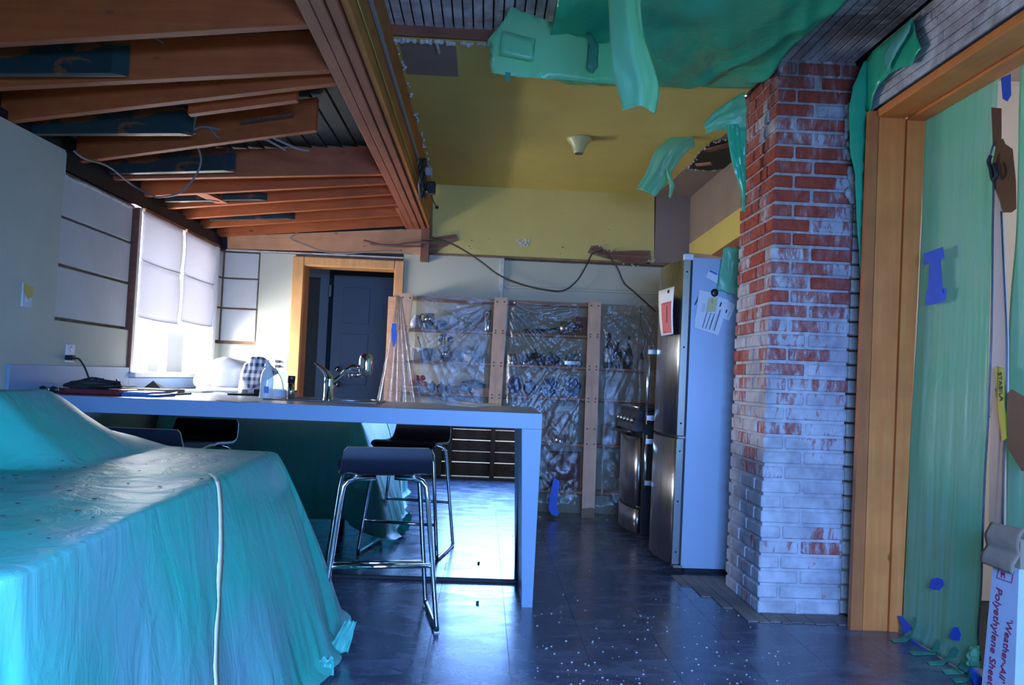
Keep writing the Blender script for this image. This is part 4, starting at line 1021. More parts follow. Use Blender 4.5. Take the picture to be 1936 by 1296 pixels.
MB().lathe([(0, 0), (.032, 0), (.034, .01), (.034, .13), (.028, .145), (0, .146)], c, 20).build('body', 'chrome', t); MB().lathe([(0, .145), (.026, .145), (.025, .172), (0, .174)], c, 16).build('cap', 'steel', t)
# left bay, second shelf
x = X_at(797, 668); t = thing('casserole_dish', (x, 6.29, Z2), 'long white oval casserole dish on the second shelf', 'dish')
MB().lathe([(0, 0), (.075, 0), (.088, .03), (.092, .095), (.096, .10), (.086, .10), (.08, .02), (0, .012)], (x, 6.30, Z2), 24).build('bowl', 'ceramic_white', t)
MB().tube(spline([(x + .088, 6.30, Z2 + .085), (x + .118, 6.29, Z2 + .08), (x + .115, 6.29, Z2 + .05), (x + .086, 6.30, Z2 + .04)], 5), .008, 8).build('handle', 'ceramic_white', t)
tag(MB().tube([(x + .02, 6.30, Z2 + .03), (x - .03, 6.28, Z2 + .17)], [.004, .006], 6).ball((x - .033, 6.278, Z2 + .18), .012, 8, (.6, .4, 1.3)).build('spoon', 'cardboard'), 'wooden spoon leaning in the white casserole dish', 'spoon')
x = X_at(842, 665); c = (x, 6.29, Z2); tag(MB().lathe([(0, 0), (.030, 0), (.037, .12), (.034, .12), (.028, .006), (0, .006)], c, 20).build('utensil_crock', 'chrome'), 'steel utensil crock crowded with tools on the second shelf', 'crock')
for i in range(7):
    a = i * .9; tx = .045 * math.cos(a); ty = .025 * math.sin(a); hh = .165 + .022 * (i % 3)
    p0 = Vector((x + tx * .3, 6.29 + ty * .3, Z2 + .012)); p1 = Vector((x + tx, 6.29 + ty, Z2 + hh))
    mm = MB().tube([p0, p1], .0035, 6).ball(p1 + Vector((0, 0, .012)), .017, 8, (1, .35, 1.3), .2, i)
    tag(mm.build('utensil', ['black_plastic', 'steel', 'dark_bag'][i % 3]), 'dark headed kitchen utensil standing in the steel crock', 'utensil', 'utensils in the crock')
x = X_at(864, 670); tag(MB().lathe([(0, 0), (.045, 0), (.05, .08), (.047, .08), (.042, .006), (0, .006)], (x, 6.31, Z2), 20).build('bowl', 'ceramic_grey'), 'grey straight-sided bowl beside the utensil crock', 'bowl')
x = X_at(891, 672); tag(MB().lathe([(0, 0), (.035, 0), (.058, .03), (.066, .065), (.062, .065), (.05, .02), (0, .008)], (x, 6.28, Z2), 22).build('bowl', 'ceramic_white'), 'white round bowl on the second shelf left of the middle post', 'bowl')
# left bay, third shelf
x = X_at(790, 732); tag(MB().lathe([(0, 0), (.045, 0), (.085, .03), (.088, .04), (.082, .04), (.04, .01), (0, .008)], (x, 6.30, Z3), 22).build('bowl', 'ceramic_white'), 'shallow white bowl holding red fruit on the third shelf', 'bowl')
for i, (dx_, dz, r) in enumerate([(-.045, .062, .030), (.012, .066, .034), (.055, .060, .028), (-.015, .108, .030), (.035, .112, .025)]):
    o = MB().ball((x + dx_, 6.29 + .02 * (i % 2), Z3 + dz), r, 12, (1, 1, .9)).build('tomato', 'red_fruit' if i != 2 else 'orange_fruit')
    tag(o, ['red tomato at the left of the shallow bowl', 'large red tomato low in the middle of the bowl', 'orange fruit at the right of the shallow bowl', 'red tomato on top of the pile at the left', 'smallest red tomato on top of the pile'][i], 'tomato')
for i, (px, r) in enumerate([(817, .042), (834, .040), (849, .035)]):
    xx = X_at(px, 728); t = thing('pomegranate', (xx, 6.29, Z3), ['round dark red fruit just right of the white bowl', 'round dark red fruit in the middle of three', 'smaller dark red fruit nearest the grey bag'][i], 'fruit')
    MB().ball((xx, 6.29, Z3 + r * .9), r, 12, (1, 1, .92), .15, i).build('skin', 'red_plastic', t); MB().lathe([(0, 0), (.006, 0), (.010, .016), (0, .01)], (xx, 6.29, Z3 + r * 1.75), 8).build('crown', 'lath_wood', t)
xx = X_at(862, 712); tag(MB().ball((xx, 6.33, Z3 + .032), .034, 12).build('orange', 'orange_fruit'), 'dull orange fruit behind the dark red ones', 'orange')
xx = X_at(893, 722)
def bag(c, sx_, sy_, sz_, mat, label, seed, name='bag', cat='bag'):
    return tag(MB().ball((c[0], c[1], c[2] + sz_), 1, 22, (sx_, sy_, sz_), .35, seed).build(name, mat), label, cat)
bag((xx, 6.325, Z3 + .012), .095, .042, .052, 'dark_bag', 'grey plastic bag slumped on the third shelf', 3)
xx = X_at(910, 738); tag(MB().cbox(xx - .075, xx + .075, 6.225, 6.275, Z3, Z3 + .048, .003).build('box', 'ply_board'), 'flat orange-brown box at the front of the third shelf', 'box')
# middle bay
xx = X_at(1070, 617); t = thing('saucepan', (xx, 6.29, Z1), 'steel pan lying on the top shelf of the middle bay', 'pot'); MB().lathe([(0, 0), (.055, 0), (.055, .10), (.052, .10), (.05, .006), (0, .006)], (xx - .05, 6.29, Z1 + .056), 20, (1, 0, 0)).build('body', 'steel', t); MB().tube([(xx - .05, 6.29, Z1 + .056), (xx - .20, 6.29, Z1 + .03)], .008, 8).build('handle', 'black_plastic', t)
xx = X_at(1098, 610); tag(MB().cbox(xx - .05, xx + .04, 6.26, 6.34, Z1, Z1 + .15, .004).build('carton', 'lath_wood'), 'reddish brown carton beside the second post on the top shelf', 'box')
xx = X_at(1010, 618); tag(MB().lathe([(0, 0), (.062, 0), (.080, .035), (.077, .037), (.058, .008), (0, .006)], (xx, 6.30, Z1), 24).build('pan', 'black_rubber'), 'wide dark pan on the top shelf of the middle bay', 'pan')
pot((X_at(968, 674), 6.28, Z2), .040, .085, 'chrome', 'small bright steel pot beside the middle post, second shelf')
pot((X_at(991, 674), 6.345, Z2), .036, .090, 'chrome', 'steel pot standing behind and right of the small bright one')
pot((X_at(1012, 672), 6.29, Z2), .060, .085, 'black_plastic', 'dark lidded pot in the middle of the second shelf', lid=True)
pot((X_at(1042, 672), 6.30, Z2), .070, .070, 'black_plastic', 'wide dark lidded pan right of the lidded pot', lid=True, handle=[(-.07, 0, .05), (-.12, -.02, .06), (-.16, -.03, .055)])
xx = X_at(1082, 681); t = thing('toaster', (xx, 6.29, Z2), 'low chrome appliance with wire rack on the second shelf', 'toaster')
MB().cbox(xx - .075, xx + .075, 6.24, 6.34, Z2 + .006, Z2 + .055, .01).build('body', 'chrome', t)
MB().tube([(xx - .05, 6.27, Z2 + .056), (xx - .05, 6.27, Z2 + .10), (xx + .06, 6.27, Z2 + .10), (xx + .06, 6.27, Z2 + .056)], .004, 6).build('rack_wire', 'chrome', t); MB().cbox(xx - .06, xx + .06, 6.25, 6.33, Z2, Z2 + .007, .002).build('foot', 'black_plastic', t)
bag((X_at(972, 725), 6.30, Z3 + .010), .055, .042, .070, 'purple_bag', 'purple packet next to the middle post on the third shelf', 5, 'packet', 'packet')
bag((X_at(1002, 727), 6.30, Z3 + .010), .048, .042, .060, 'dark_bag', 'dark packet between the purple and blue ones', 6, 'packet', 'packet')
bag((X_at(1040, 727), 6.30, Z3 + .010), .068, .042, .066, 'blue_bag', 'crinkled blue packet in the middle of the third shelf', 7, 'packet', 'packet')
bag((X_at(1083, 724), 6.30, Z3 + .012), .064, .040, .078, 'blue_bag', 'blue and white bag next to the right post, third shelf', 9)
xx = X_at(1082, 703); tag(MB().cbox(xx - .06, xx + .06, 6.345, 6.385, Z3, Z3 + .18, .004).build('book', 'carton_white'), 'pale flat book standing behind the blue bag', 'book')
# right bay bottles
bottle((X_at(1151, 690), 6.30, Z2), .037, .285, 'bottle_glass', 'tall dark wine bottle with a long white label, left of three', .36, lab=('ceramic_white', .05, .16))
bottle((X_at(1166, 690), 6.27, Z2), .036, .235, 'bottle_glass', 'dark bottle with pale cap in the middle of three', .36, lab=('ceramic_grey', .03, .08), cap='white_plastic')
bottle((X_at(1187, 690), 6.30, Z2), .038, .265, 'bottle_glass', 'dark wine bottle with a small low label, right of three', .40, lab=('ceramic_grey', .06, .11))
xx = X_at(1213, 680); c = (xx, 6.29, Z2)
t = thing('pendant_lamp', c, 'small bell glass lamp with a black cord beside the bottles', 'lamp')
MB().lathe([(.045, 0), (.040, .03), (.026, .07), (.016, .085), (.014, .085), (.024, .068), (.038, .03), (.043, 0)], c, 18).build('shade', 'clear_glass', t); MB().lathe([(0, .08), (.018, .082), (.016, .12), (.006, .135), (0, .135)], c, 12).build('lamp_holder', 'black_plastic', t)
MB().tube(spline([(xx, 6.29, Z2 + .13), (xx + .02, 6.28, Z2 + .25), (xx - .02, 6.27, Z2 + .36), (xx - .03, 6.25, Z2 + .50)], 6), .003, 6).build('cord', 'black_rubber', t)
# things low behind the film
for (px, py, w, hgt, z, mat, lb) in [(1050, 790, .22, .24, Z4, 'cardboard', 'brown cardboard box on the fourth shelf behind the film'), (1150, 810, .10, .16, Z4, 'ceramic_grey', 'grey canister on the fourth shelf beside the right post'), (1060, 900, .26, .30, .2005, 'lath_wood', 'reddish brown crate low on the bottom shelf'), (1035, 945, .10, .10, .2005, 'green_tape', 'small green tub on the bottom shelf')]:
    xx = at(px, py, Y=6.3).x
    if 'canister' in lb: tag(MB().lathe([(0, 0), (w / 2, 0), (w / 2, hgt * .8), (w / 2.4, hgt), (0, hgt)], (xx, 6.3, z), 18).build('canister', mat), lb, 'canister')
    elif 'tub' in lb: tag(MB().lathe([(0, 0), (w / 2.4, 0), (w / 2, hgt), (0, hgt)], (xx - .1, 6.26, z), 18).build('tub', mat), lb, 'tub')
    elif 'crate' in lb:
        t = thing('crate', (xx, 6.31, z), lb, 'crate')
        for q in range(4): MB().cbox(xx - w / 2 + .03, xx + w / 2 + .03, 6.32, 6.335, z + q * hgt / 4, z + q * hgt / 4 + hgt / 4 - .008, .002).build('slat', mat, t)
        MB().cbox(xx - w / 2 + .03, xx + w / 2 + .03, 6.336, 6.39, z, z + hgt, .003).build('body', mat, t)
    else: tag(MB().cbox(xx - w / 2, xx + w / 2, 6.25, 6.37, z, z + hgt, .004).build('box', mat), lb, 'box')
pot((X_at(1060, 765), 6.26, Z4 + .0), .05, .07, 'chrome', 'small steel pot in front of the cardboard box on the fourth shelf')

# clear film stapled over the front of the shelves
ANC = [(-.60, 1.70), (.11, 1.70), (.86, 1.70), (1.22, 1.66), (1.38, 1.70)]
def filmf(x0, x1, z0, z1, nm, label, seed):
    def fn(u, v):
        x = x0 + (x1 - x0) * u; z = z0 + (z1 - z0) * v; d = 0
        for (ax, az) in ANC:
            dx_, dz = x - ax, az - z; r = math.hypot(dx_, dz) + .03; th = math.atan2(dx_, dz)
            w = math.exp(-r * 1.1) * min(1, r * 4)
            w *= .30 + .70 * ss(0, .2, x) * (1 - .6 * ss(.84, .95, x))
            d += .014 * w * sn(th * 7.5 + ax * 3, r * .5, seed) + .016 * w * (.5 - abs(sn(th * 11 + ax, r * .7, seed + 4))) + .010 * w * (.5 - abs(sn(th * 27, r * 1.2, seed + 6)))
        lowf = max(0, .9 - z) / .9
        d += (.006 + .016 * lowf) * sn(x * 5, z * 3.5, seed + 1) + (.002 + .010 * lowf) * sn(x * 17 + z * 9, z * 13, seed + 2) + .010 * lowf * abs(sn(x * 8 - z * 6, z * 4, seed + 9))
        pc = min(abs(x - (.105 + (z - 1.2) * .0355)), abs(x - (.863 - (z - .9) * -.0)), abs(x + .62), abs(x - 1.45)); cl_ = max(0, min(1, (pc - .052) / .05))
        y = SY0 + .0232 - (.012 + abs(d) * 1.1) * cl_
        if z < .10: y -= (.10 - z) * 1.1 + .02 * sn(x * 14, z * 20)
        return Vector((x, y, max(.004, z + .01 * sn(x * 9, 2) * (1 - v))))
    return draped(fn, int((x1 - x0) * 190), 190, nm, 'clear_film', label, 'plastic sheet', 0)
filmf(-.56, 1.46, .004, 1.70, 'clear_film_sheet', 'wrinkled clear plastic film hung over the shelving front', 2)
# gathered left end of the film
A0 = at(752, 562, Y=6.14)
def gath(u, v):
    spread = .045 + .66 * v ** 1.15; th = (u - .5)
    x = A0.x + .012 + spread * th + .075 * v; pl_ = math.sin(u * 34 + 2 * sn(u * 5, 1) + .6 * v) * (.008 + .030 * v)
    return Vector((x + .25 * pl_, 6.12 - .02 * v + pl_ - .05 * v * sn(u * 4, v), A0.z - 1.62 * v))
draped(gath, 150, 60, 'gathered_film', 'clear_film_gathered', 'pleated bundle of clear film hanging at the left end of the shelves')
def tapeq(pxs, plane, n, label, mat='blue_tape', th=.0012, name='tape_piece'):
    pts = [at(px, py, **plane) for px, py in pxs]; return tag(MB().plate(pts, n, th).build(name, mat), label, 'tape')
tapeq([(741, 612), (749, 612), (750, 640), (744, 660), (740, 636)], dict(Y=6.06), (0, -1, 0), 'faint blue tape on the gathered film end by the doorway')
tapeq([(1047, 904), (1058, 910), (1052, 960), (1058, 970), (1052, 977), (1042, 973), (1037, 962), (1042, 925)], dict(Y=6.10), (0, -1, 0), 'strip of bright blue tape low on the clear film')

CZT = .9105
def ct(px, py): return at(px, py, Z=CZT)
# ---- sink and tap
sk = thing('sink', (-.85, 4.38, CZT), 'inset stainless sink with rolled rim in the worktop', 'sink')
MB().cbox(-1.16, -.56, 4.17, 4.22, CZT, CZT + .006, .002).cbox(-1.16, -.56, 4.50, 4.56, CZT, CZT + .006, .002).cbox(-1.16, -1.10, 4.22, 4.50, CZT, CZT + .006, .002).cbox(-.62, -.56, 4.22, 4.50, CZT, CZT + .006, .002).build('rim', 'steel', sk)
MB().box(-1.10, -.62, 4.22, 4.50, CZT + .0002, CZT + .0012).build('basin', 'black_plastic', sk)
MB().tube(spline([(-1.08, 4.24, CZT + .010), (-.65, 4.24, CZT + .010), (-.64, 4.48, CZT + .010), (-1.08, 4.48, CZT + .010)], 4), .003, 6).build('wire_rack', 'steel', sk)
fp = at(621, 755, Y=4.20); fp.z = CZT + .006
ft = thing('tap', fp, 'chrome mixer tap with lever and water filter on its spout', 'tap')
X0, Y0 = fp.x, 4.20
def T(px, py, dy=0): return at(px, py, Y=Y0 + dy)
pz = T(621, 716).z
MB().lathe([(0, 0), (.030, 0), (.030, .006), (.026, .010), (.026, pz - fp.z - .01), (.027, pz - fp.z), (.022, pz - fp.z + .008), (0, pz - fp.z + .01)], fp, 22).build('column', 'chrome', ft)
lv = [T(623, 718), T(618, 706), T(609, 697), T(600, 690), T(594, 686.5)]
MB().tube(spline(lv, 5), [.025 - .0215 * (i / 20) ** .7 for i in range(21)], 12).build('lever', 'chrome', ft)
sp_ = [T(628, 724), T(645, 712), T(656, 700), T(668, 693.5), T(678, 696)]
MB().tube(spline(sp_, 6), .0135, 12).build('spout', 'chrome', ft)
fq = T(691, 712); 
MB().lathe([(0, 0), (.028, .004), (.035, .016), (.037, .03), (.037, .088), (.034, .106), (.022, .120), (0, .124)], fq, 24).build('filter_body', 'chrome', ft)
MB().tube([T(664, 708), T(686, 710)], .014, 14).build('filter_neck', 'chrome', ft)
MB().lathe([(0, 0), (.016, 0), (.018, .02), (.014, .036), (0, .036)], T(665, 716), 16).build('diverter', 'steel', ft)
MB().tube([T(664, 703), T(660, 712)], .007, 8).build('diverter_knob', 'chrome', ft)
# soap dispenser like cylinder left of the sink
p = at(549, 757, Y=4.22); p.z = CZT
t = thing('soap_pump', p, 'tall dark and chrome cylinder at the left edge of the sink', 'dispenser')
MB().lathe([(0, 0), (.020, 0), (.020, .09), (0, .09)], p, 16).build('body', 'chrome', t); MB().lathe([(0, .09), (.018, .09), (.021, .125), (.018, .13), (0, .13)], p, 16).build('head', 'black_plastic', t)
# washing-up bottle
p = at(503, 752, Y=4.36); p.z = CZT
t = thing('soap_bottle', p, 'clear soap bottle with blue label and pale cap left of the sink', 'bottle')
MB().lathe([(0, 0), (.036, 0), (.038, .01), (.034, .06), (.036, .10), (.028, .145), (.014, .165), (.013, .175), (0, .175)], p, 20).build('body', 'soap_liquid', t)
MB().lathe([(0, .172), (.017, .172), (.015, .19), (.006, .195), (.006, .21), (0, .212)], p, 14).build('cap', 'white_plastic', t)
MB().plate([p + Vector(q) for q in [(-.002, -.0385, .03), (.022, -.033, .03), (.022, -.033, .065), (-.002, -.0385, .065)]], (0, -1, 0), .002).build('label', 'folder_blue', t)
# pale box between bottle and pump
p = at(527, 752, Y=4.5); tag(MB().cbox(p.x - .05, p.x + .05, 4.46, 4.54, CZT, CZT + .045, .004).build('box', 'carton_white'), 'small pale box on the worktop right of the soap bottle', 'box')
# white crockery pile and plaid towel
p = at(432, 738, Y=5.2)
bk = thing('dish_rack', (p.x, 5.25, CZT), 'white covered heap of washed dishes glaring in the window light', 'dish rack')
MB().ball((p.x - .03, 5.27, CZT + .125), 1, 26, (.17, .13, .105), .16, 4).build('white_cloth', 'ceramic_white', bk); MB().cbox(p.x - .20, p.x + .15, 5.16, 5.38, CZT, CZT + .03, .01).build('tray', 'white_plastic', bk)
p = at(482, 700, Y=5.0)
kt = thing('kettle', (p.x, 5.05, CZT), 'white rounded kettle under the plaid towel', 'kettle')
MB().lathe([(0, 0), (.085, 0), (.09, .03), (.082, .12), (.06, .19), (.02, .215), (0, .217)], (p.x - .02, 5.05, CZT), 24).build('body', 'ceramic_white', kt); MB().lathe([(0, 0), (.014, 0), (.014, .02), (0, .022)], (p.x - .02, 5.05, CZT + .215), 12).build('knob', 'black_plastic', kt)
def tow(u, v):
    a = (u - .5) * 1.6; r = .045 + .075 * min(1, v * 1.2) + .012 * sn(u * 6, v * 3, 2)
    return Vector((p.x + .01 + r * math.sin(a) * 1.0 + .06 * v * u + .012 * sn(u * 5, v * 4, 9), 5.05 - .02 - r * math.cos(a) * .9, CZT + .235 - (.08 + .13 * (1 - abs(u - .35) * 1.3)) * v ** 1.3))
draped(tow, 18, 16, 'tea_towel', 'plaid', 'dark and white plaid tea towel hanging over the kettle', 'towel', .004)
p = at(470, 733, Y=4.9); tag(MB().lathe([(0, 0), (.018, 0), (.022, .03), (.018, .03), (0, .006)], (p.x - .02, 4.88, CZT), 12).build('cup', 'ceramic_grey'), 'tiny dark cup in front of the kettle', 'cup')
p = at(487, 736, Y=4.85); tag(MB().cbox(p.x - .02, p.x + .03, 4.83, 4.87, CZT, CZT + .035, .003).build('box', 'black_plastic'), 'small black box under the hanging plaid towel', 'box')
p = at(388, 738, Y=5.6); tag(MB().ball((p.x, 5.55, CZT + .065), 1, 16, (.06, .05, .065), .25, 2).build('paper_bag', 'carton_white'), 'pale crumpled bag below the window', 'bag')
# paper / board edge in front of the dishes
tag(MB().plate([ct(425, 745), ct(486, 742), ct(500, 747), ct(430, 747)], (0, 0, 1), .008).build('board', 'dark_green_paint'), 'thin dark board lying in front of the dishes', 'board')
tag(MB().plate([ct(408, 757.5), ct(440, 757), ct(490, 760), ct(450, 761.5)], (0, 0, 1), .002).build('paper_scrap', 'ceramic_grey'), 'crumpled grey paper at the front edge of the worktop', 'paper')
tag(MB().plate([ct(845, 765), ct(900, 763.6), ct(945, 767.5), ct(900, 770)], (0, 0, 1), .0015).build('paper_sheet', 'carton_white'), 'pale sheet of paper at the right end of the worktop', 'paper')
tag(MB().plate([ct(872, 762.2), ct(945, 764), ct(948, 766), ct(900, 764.5)], (0, 0, 1), .0022).build('paper_sheet', 'stabila_yellow'), 'yellow strip of paper behind the pale sheet', 'paper')
# tray with cable clutter, laptop folders at the left
a = at(122, 749, Y=3.95); b = at(236, 750, Y=3.95)
t = thing('red_tray', ((a.x + b.x) / 2, 4.0, CZT), 'dark red shallow tray heaped with black cords', 'tray')
MB().cbox(a.x, b.x, 3.88, 4.12, CZT, CZT + .028, .008).build('tray', 'red_plastic', t)
cx_ = (a.x + b.x) / 2
tag(MB().ball((cx_ - .02, 4.0, CZT + .045), 1, 18, (.125, .085, .022), .9, 6).build('cord_pile', 'black_rubber'), 'flattened heap of black cloth and cords in the red tray', 'cords')
for i in range(8):
    pts = [(cx_ + .12 * sn(i * 3.1, k2 * .6) * 1.4, 4.0 + .07 * sn(i * 2, k2 * .7, 5) * 1.3 - .02, CZT + .068 + .022 * sn(k2 * 1.3, i * 1.7)) for k2 in range(6)]
    tag(MB().tube(spline(pts, 5), .005, 6).build('cord', 'black_rubber'), 'black cord coiled on the heap in the red tray', 'cord', 'cords looped in the red tray')
tag(MB().cbox(b.x + .004, b.x + .17, 3.90, 4.15, CZT, CZT + .012, .002).build('folder', 'folder_blue'), 'blue folder sticking out beside the red tray', 'folder')
tag(MB().cbox(b.x - .0, b.x + .11, 3.93, 4.18, CZT + .0125, CZT + .022, .002).build('folder', 'blue_laminate'), 'grey-blue folder on top of the blue one', 'folder')
c1, c2_ = at(236, 738, Y=4.25), at(330, 742, Y=4.25)
tag(MB().cbox(c1.x, c2_.x, 4.20, 4.50, CZT + .0, CZT + .010, .002).cbox(c1.x - .02, c2_.x - .04, 4.22, 4.5, CZT + .010, CZT + .028, .002).build('cardboard_pad', 'cardboard'), 'brown cardboard-backed pad behind the blue folders', 'pad')
tag(MB().plate([at(318, 745, Y=4.1), at(336, 741, Y=4.15), at(334, 744, Y=4.05)], (0, 0, -1), .004).build('pen_pouch', 'black_plastic'), 'small black item off the end of the cardboard pad', 'pouch')
q = at(288, 735, Y=4.7)
tag(MB().add([(q.x - .07, 4.68, CZT), (q.x + .08, 4.68, CZT), (q.x + .08, 4.78, CZT), (q.x - .07, 4.78, CZT), (q.x - .01, 4.73, CZT + .065)], [(0, 3, 2, 1), (0, 1, 4), (1, 2, 4), (2, 3, 4), (3, 0, 4)]).build('cap', 'black_rubber'), 'black peaked cloth cap below the window', 'cap')
q = at(350, 740, Y=4.9)
tag(MB().cbox(q.x - .10, q.x + .12, 4.85, 5.05, CZT, CZT + .007, .002).cbox(q.x - .08, q.x + .13, 4.86, 5.06, CZT + .007, CZT + .013, .002).build('papers', 'paper'), 'low stack of papers glaring below the window', 'papers')
# sunglasses
q = at(92, 744, Y=3.84)
t = thing('sunglasses', (q.x, 3.84, CZT), 'dark sunglasses with silver rims at the left end of the worktop', 'glasses')
for k2, dx_ in enumerate((-.022, .026)): MB().ball((q.x + dx_, 3.84, CZT + .020), 1, 14, (.022, .012, .018)).build('lens', 'black_plastic', t); 
for dx_ in (-.022, .026): MB().tube([(q.x + dx_ + .024 * math.cos(a_), 3.832, CZT + .020 + .019 * math.sin(a_)) for a_ in [i * .5 for i in range(-1, 6)]], .0025, 6).build('rim', 'chrome', t)
MB().tube([(q.x - .045, 3.84, CZT + .03), (q.x - .05, 3.95, CZT + .01)], .003, 6).tube([(q.x + .048, 3.84, CZT + .03), (q.x + .05, 3.95, CZT + .01)], .003, 6).build('temple', 'black_plastic', t)

# ---- electrical
def outletX(y0, y1, z0, z1, label, name='wall_outlet', kind='outlet'):
    t = thing(name, (WX, (y0 + y1) / 2, z0), label, kind)
    MB().cbox(WX, WX + .008, y0, y1, z0, z1, .003).build('plate', 'white_plastic', t)
    zc = (z0 + z1) / 2; yc = (y0 + y1) / 2
    if kind == 'switch': MB().cbox(WX + .008, WX + .014, yc - .016, yc + .016, zc - .032, zc + .032, .002).build('rocker', 'white_plastic', t)
    else:
        for dz in (-.022, .022): MB().lathe([(0, 0), (.016, 0), (.016, .002), (0, .002)], (WX + .008, yc, zc + dz), 14, (1, 0, 0)).build('socket', 'ceramic_white', t)
    return t
a = at(38, 580, X=WX); b = at(60, 536, X=WX)
outletX(a.y, b.y, a.z, at(38, 533, X=WX).z, 'white switch plate with a yellow note on the left wall', 'light_switch', 'switch')
tag(MB().plate([at(*p, X=WX + .016) for p in [(45, 535), (63, 541), (61, 562), (52, 566), (44, 548)]], (1, 0, 0), .001).build('sticky_note', 'yellow_paint'), 'small yellow note stuck over the switch plate', 'note')
a = at(121, 690, X=WX); b = at(140, 650, X=WX)
outletX(a.y, b.y, a.z + .012, at(121, 650, X=WX).z, 'white outlet on the left wall with a black charger plugged in')
q = at(133, 677, X=WX + .03)
t = thing('charger_cord', q, 'black charger cord arching from the left wall outlet to the tray', 'cord')
MB().cbox(WX + .008, WX + .05, q.y - .016, q.y + .016, q.z - .012, q.z + .014, .004).build('plug', 'black_plastic', t)
MB().tube(spline([(WX + .05, q.y, q.z), at(150, 680, Y=q.y - .03), at(160, 695, Y=q.y - .05), at(166, 710, Y=q.y - .06), at(170, 722, Y=4.02)], 6), .0045, 8).build('cord', 'black_rubber', t)
tag(MB().tube(spline([at(178, 727, Y=4.1), at(200, 721, Y=4.2), at(225, 727, Y=4.3), at(240, 731, Y=4.4), at(258, 730, Y=4.5)], 6), .0035, 6).build('cord', 'black_rubber'), 'thin black cord trailing from the tray over the cardboard pad', 'cord')
p0 = at(517, 703, Y=BY); p1 = at(544, 677, Y=BY)
t = thing('wall_outlet', ((p0.x + p1.x) / 2, BY, p0.z), 'white double outlet with two black plugs beside the doorway', 'outlet')
MB().cbox(p0.x, p1.x, BY - .008, BY, p0.z, p1.z, .003).build('plate', 'white_plastic', t)
for py in (684, 694):
    q = at(524, py, Y=BY - .01); MB().lathe([(0, 0), (.016, 0), (.016, .002), (0, .002)], (q.x, BY - .008, q.z), 12, (0, -1, 0)).build('socket', 'ceramic_white', t)
t2 = thing('plug', at(525, 684, Y=BY - .02), 'upper black plug in the double outlet', 'plug'); q = at(525, 684, Y=BY - .02); MB().cbox(q.x - .018, q.x + .022, BY - .045, BY - .0105, q.z - .010, q.z + .012, .004).build('plug_body', 'black_plastic', t2)
t2 = thing('plug', at(525, 694, Y=BY - .02), 'lower black plug with a cord running down behind the sink', 'plug'); q = at(525, 693, Y=BY - .02); MB().cbox(q.x - .018, q.x + .022, BY - .045, BY - .0105, q.z - .010, q.z + .012, .004).build('plug_body', 'black_plastic', t2)
MB().tube(spline([(q.x - .015, BY - .03, q.z), at(523, 702, Y=BY - .05), at(530, 712, Y=BY - .06), at(534, 725, Y=BY - .07), at(536, 738, Y=BY - .08)], 5), .004, 6).build('cord', 'black_rubber', t2)
# cable swagging over the back wall
tag(MB().tube(spline([at(x_, y_, Y=BY - .07) for x_, y_ in [(812, 452), (850, 459), (900, 488), (945, 521), (990, 539), (1030, 548), (1064, 550), (1090, 532), (1110, 500), (1120, 480), (1140, 474)]], 6), .0065, 8).build('cable', 'cable_brown'), 'dark cable drooping from the beam end to the long broken plaster', 'cable')
tag(MB().tube(spline([at(x_, y_, Y=BY - .07) for x_, y_ in [(1145, 474), (1156, 490), (1168, 508), (1180, 535), (1200, 553), (1222, 573), (1240, 590)]], 6), .0065, 8).build('cable', 'cable_brown'), 'dark cable running down from the broken plaster towards the fridge', 'cable')
# cables along the plywood above the door
for i, (pp, lb) in enumerate([([(620, 425), (580, 430), (555, 445), (551, 452), (575, 462), (610, 475), (650, 479), (720, 475), (760, 474)], 'grey cable looping down the tan board to the door top'), ([(700, 462), (740, 464), (775, 460), (812, 457)], 'short brown cable lying across the right of the tan board'), ([(688, 455), (720, 463), (760, 466), (800, 466)], 'lower brown cable beside the beam end')]):
    tag(MB().tube(spline([at(x_, y_, Y=BY - .075) for x_, y_ in pp], 6), .008 if i else .0065, 8).build('cable', 'grey_cable' if i == 0 else 'plank_brown'), lb, 'cable')
# hanging cable under the joists
tag(MB().tube(spline([at(x_, y_, Y=4.12) for x_, y_ in [(352, 190), (358, 228), (352, 250), (372, 275), (380, 305), (368, 335), (340, 365)]] + [at(x_, y_, Y=4.5) for x_, y_ in [(310, 372), (290, 371)]] + [at(x_, y_, X=-2.08) for x_, y_ in [(250, 350), (205, 315), (160, 300), (140, 286)]], 6), .0055, 8).build('cable', 'grey_cable'), 'grey cable hanging in a loop from the junction box to the wall plate', 'cable')
tag(MB().tube(spline([at(x_, y_, Y=3.95) for x_, y_ in [(362, 247), (385, 240), (430, 247), (480, 246), (520, 262), (560, 280), (585, 285)]], 6), .006, 8).build('cable', 'grey_cable'), 'grey cable running right from the junction box under the deck scraps', 'cable')
tag(MB().tube(spline([at(x_, y_, Y=3.95) for x_, y_ in [(395, 240), (410, 258), (428, 267), (455, 264), (490, 258), (512, 268), (540, 284)]], 6), .005, 8).build('cable', 'grey_cable'), 'second grey cable dipping under the sawn-off joist', 'cable')
tag(MB().tube(spline([at(x_, y_, Y=2.95) for x_, y_ in [(280, 60), (292, 70), (308, 81)]], 4), .004, 6).build('wire', 'grey_cable'), 'short white wire end poking out under the nearest joist', 'wire')
q = at(362, 228, Y=4.0)
t = thing('junction_box', q, 'white junction box with tangled wires at the cut joist', 'junction box')
MB().hexa([at(352, 216, Y=3.98), at(373, 218, Y=3.98), at(373, 218, Y=4.06), at(352, 216, Y=4.06), at(355, 214, Y=3.98), at(376, 216, Y=3.98), at(376, 216, Y=4.06), at(355, 214, Y=4.06)]).build('lid', 'white_plastic', t)
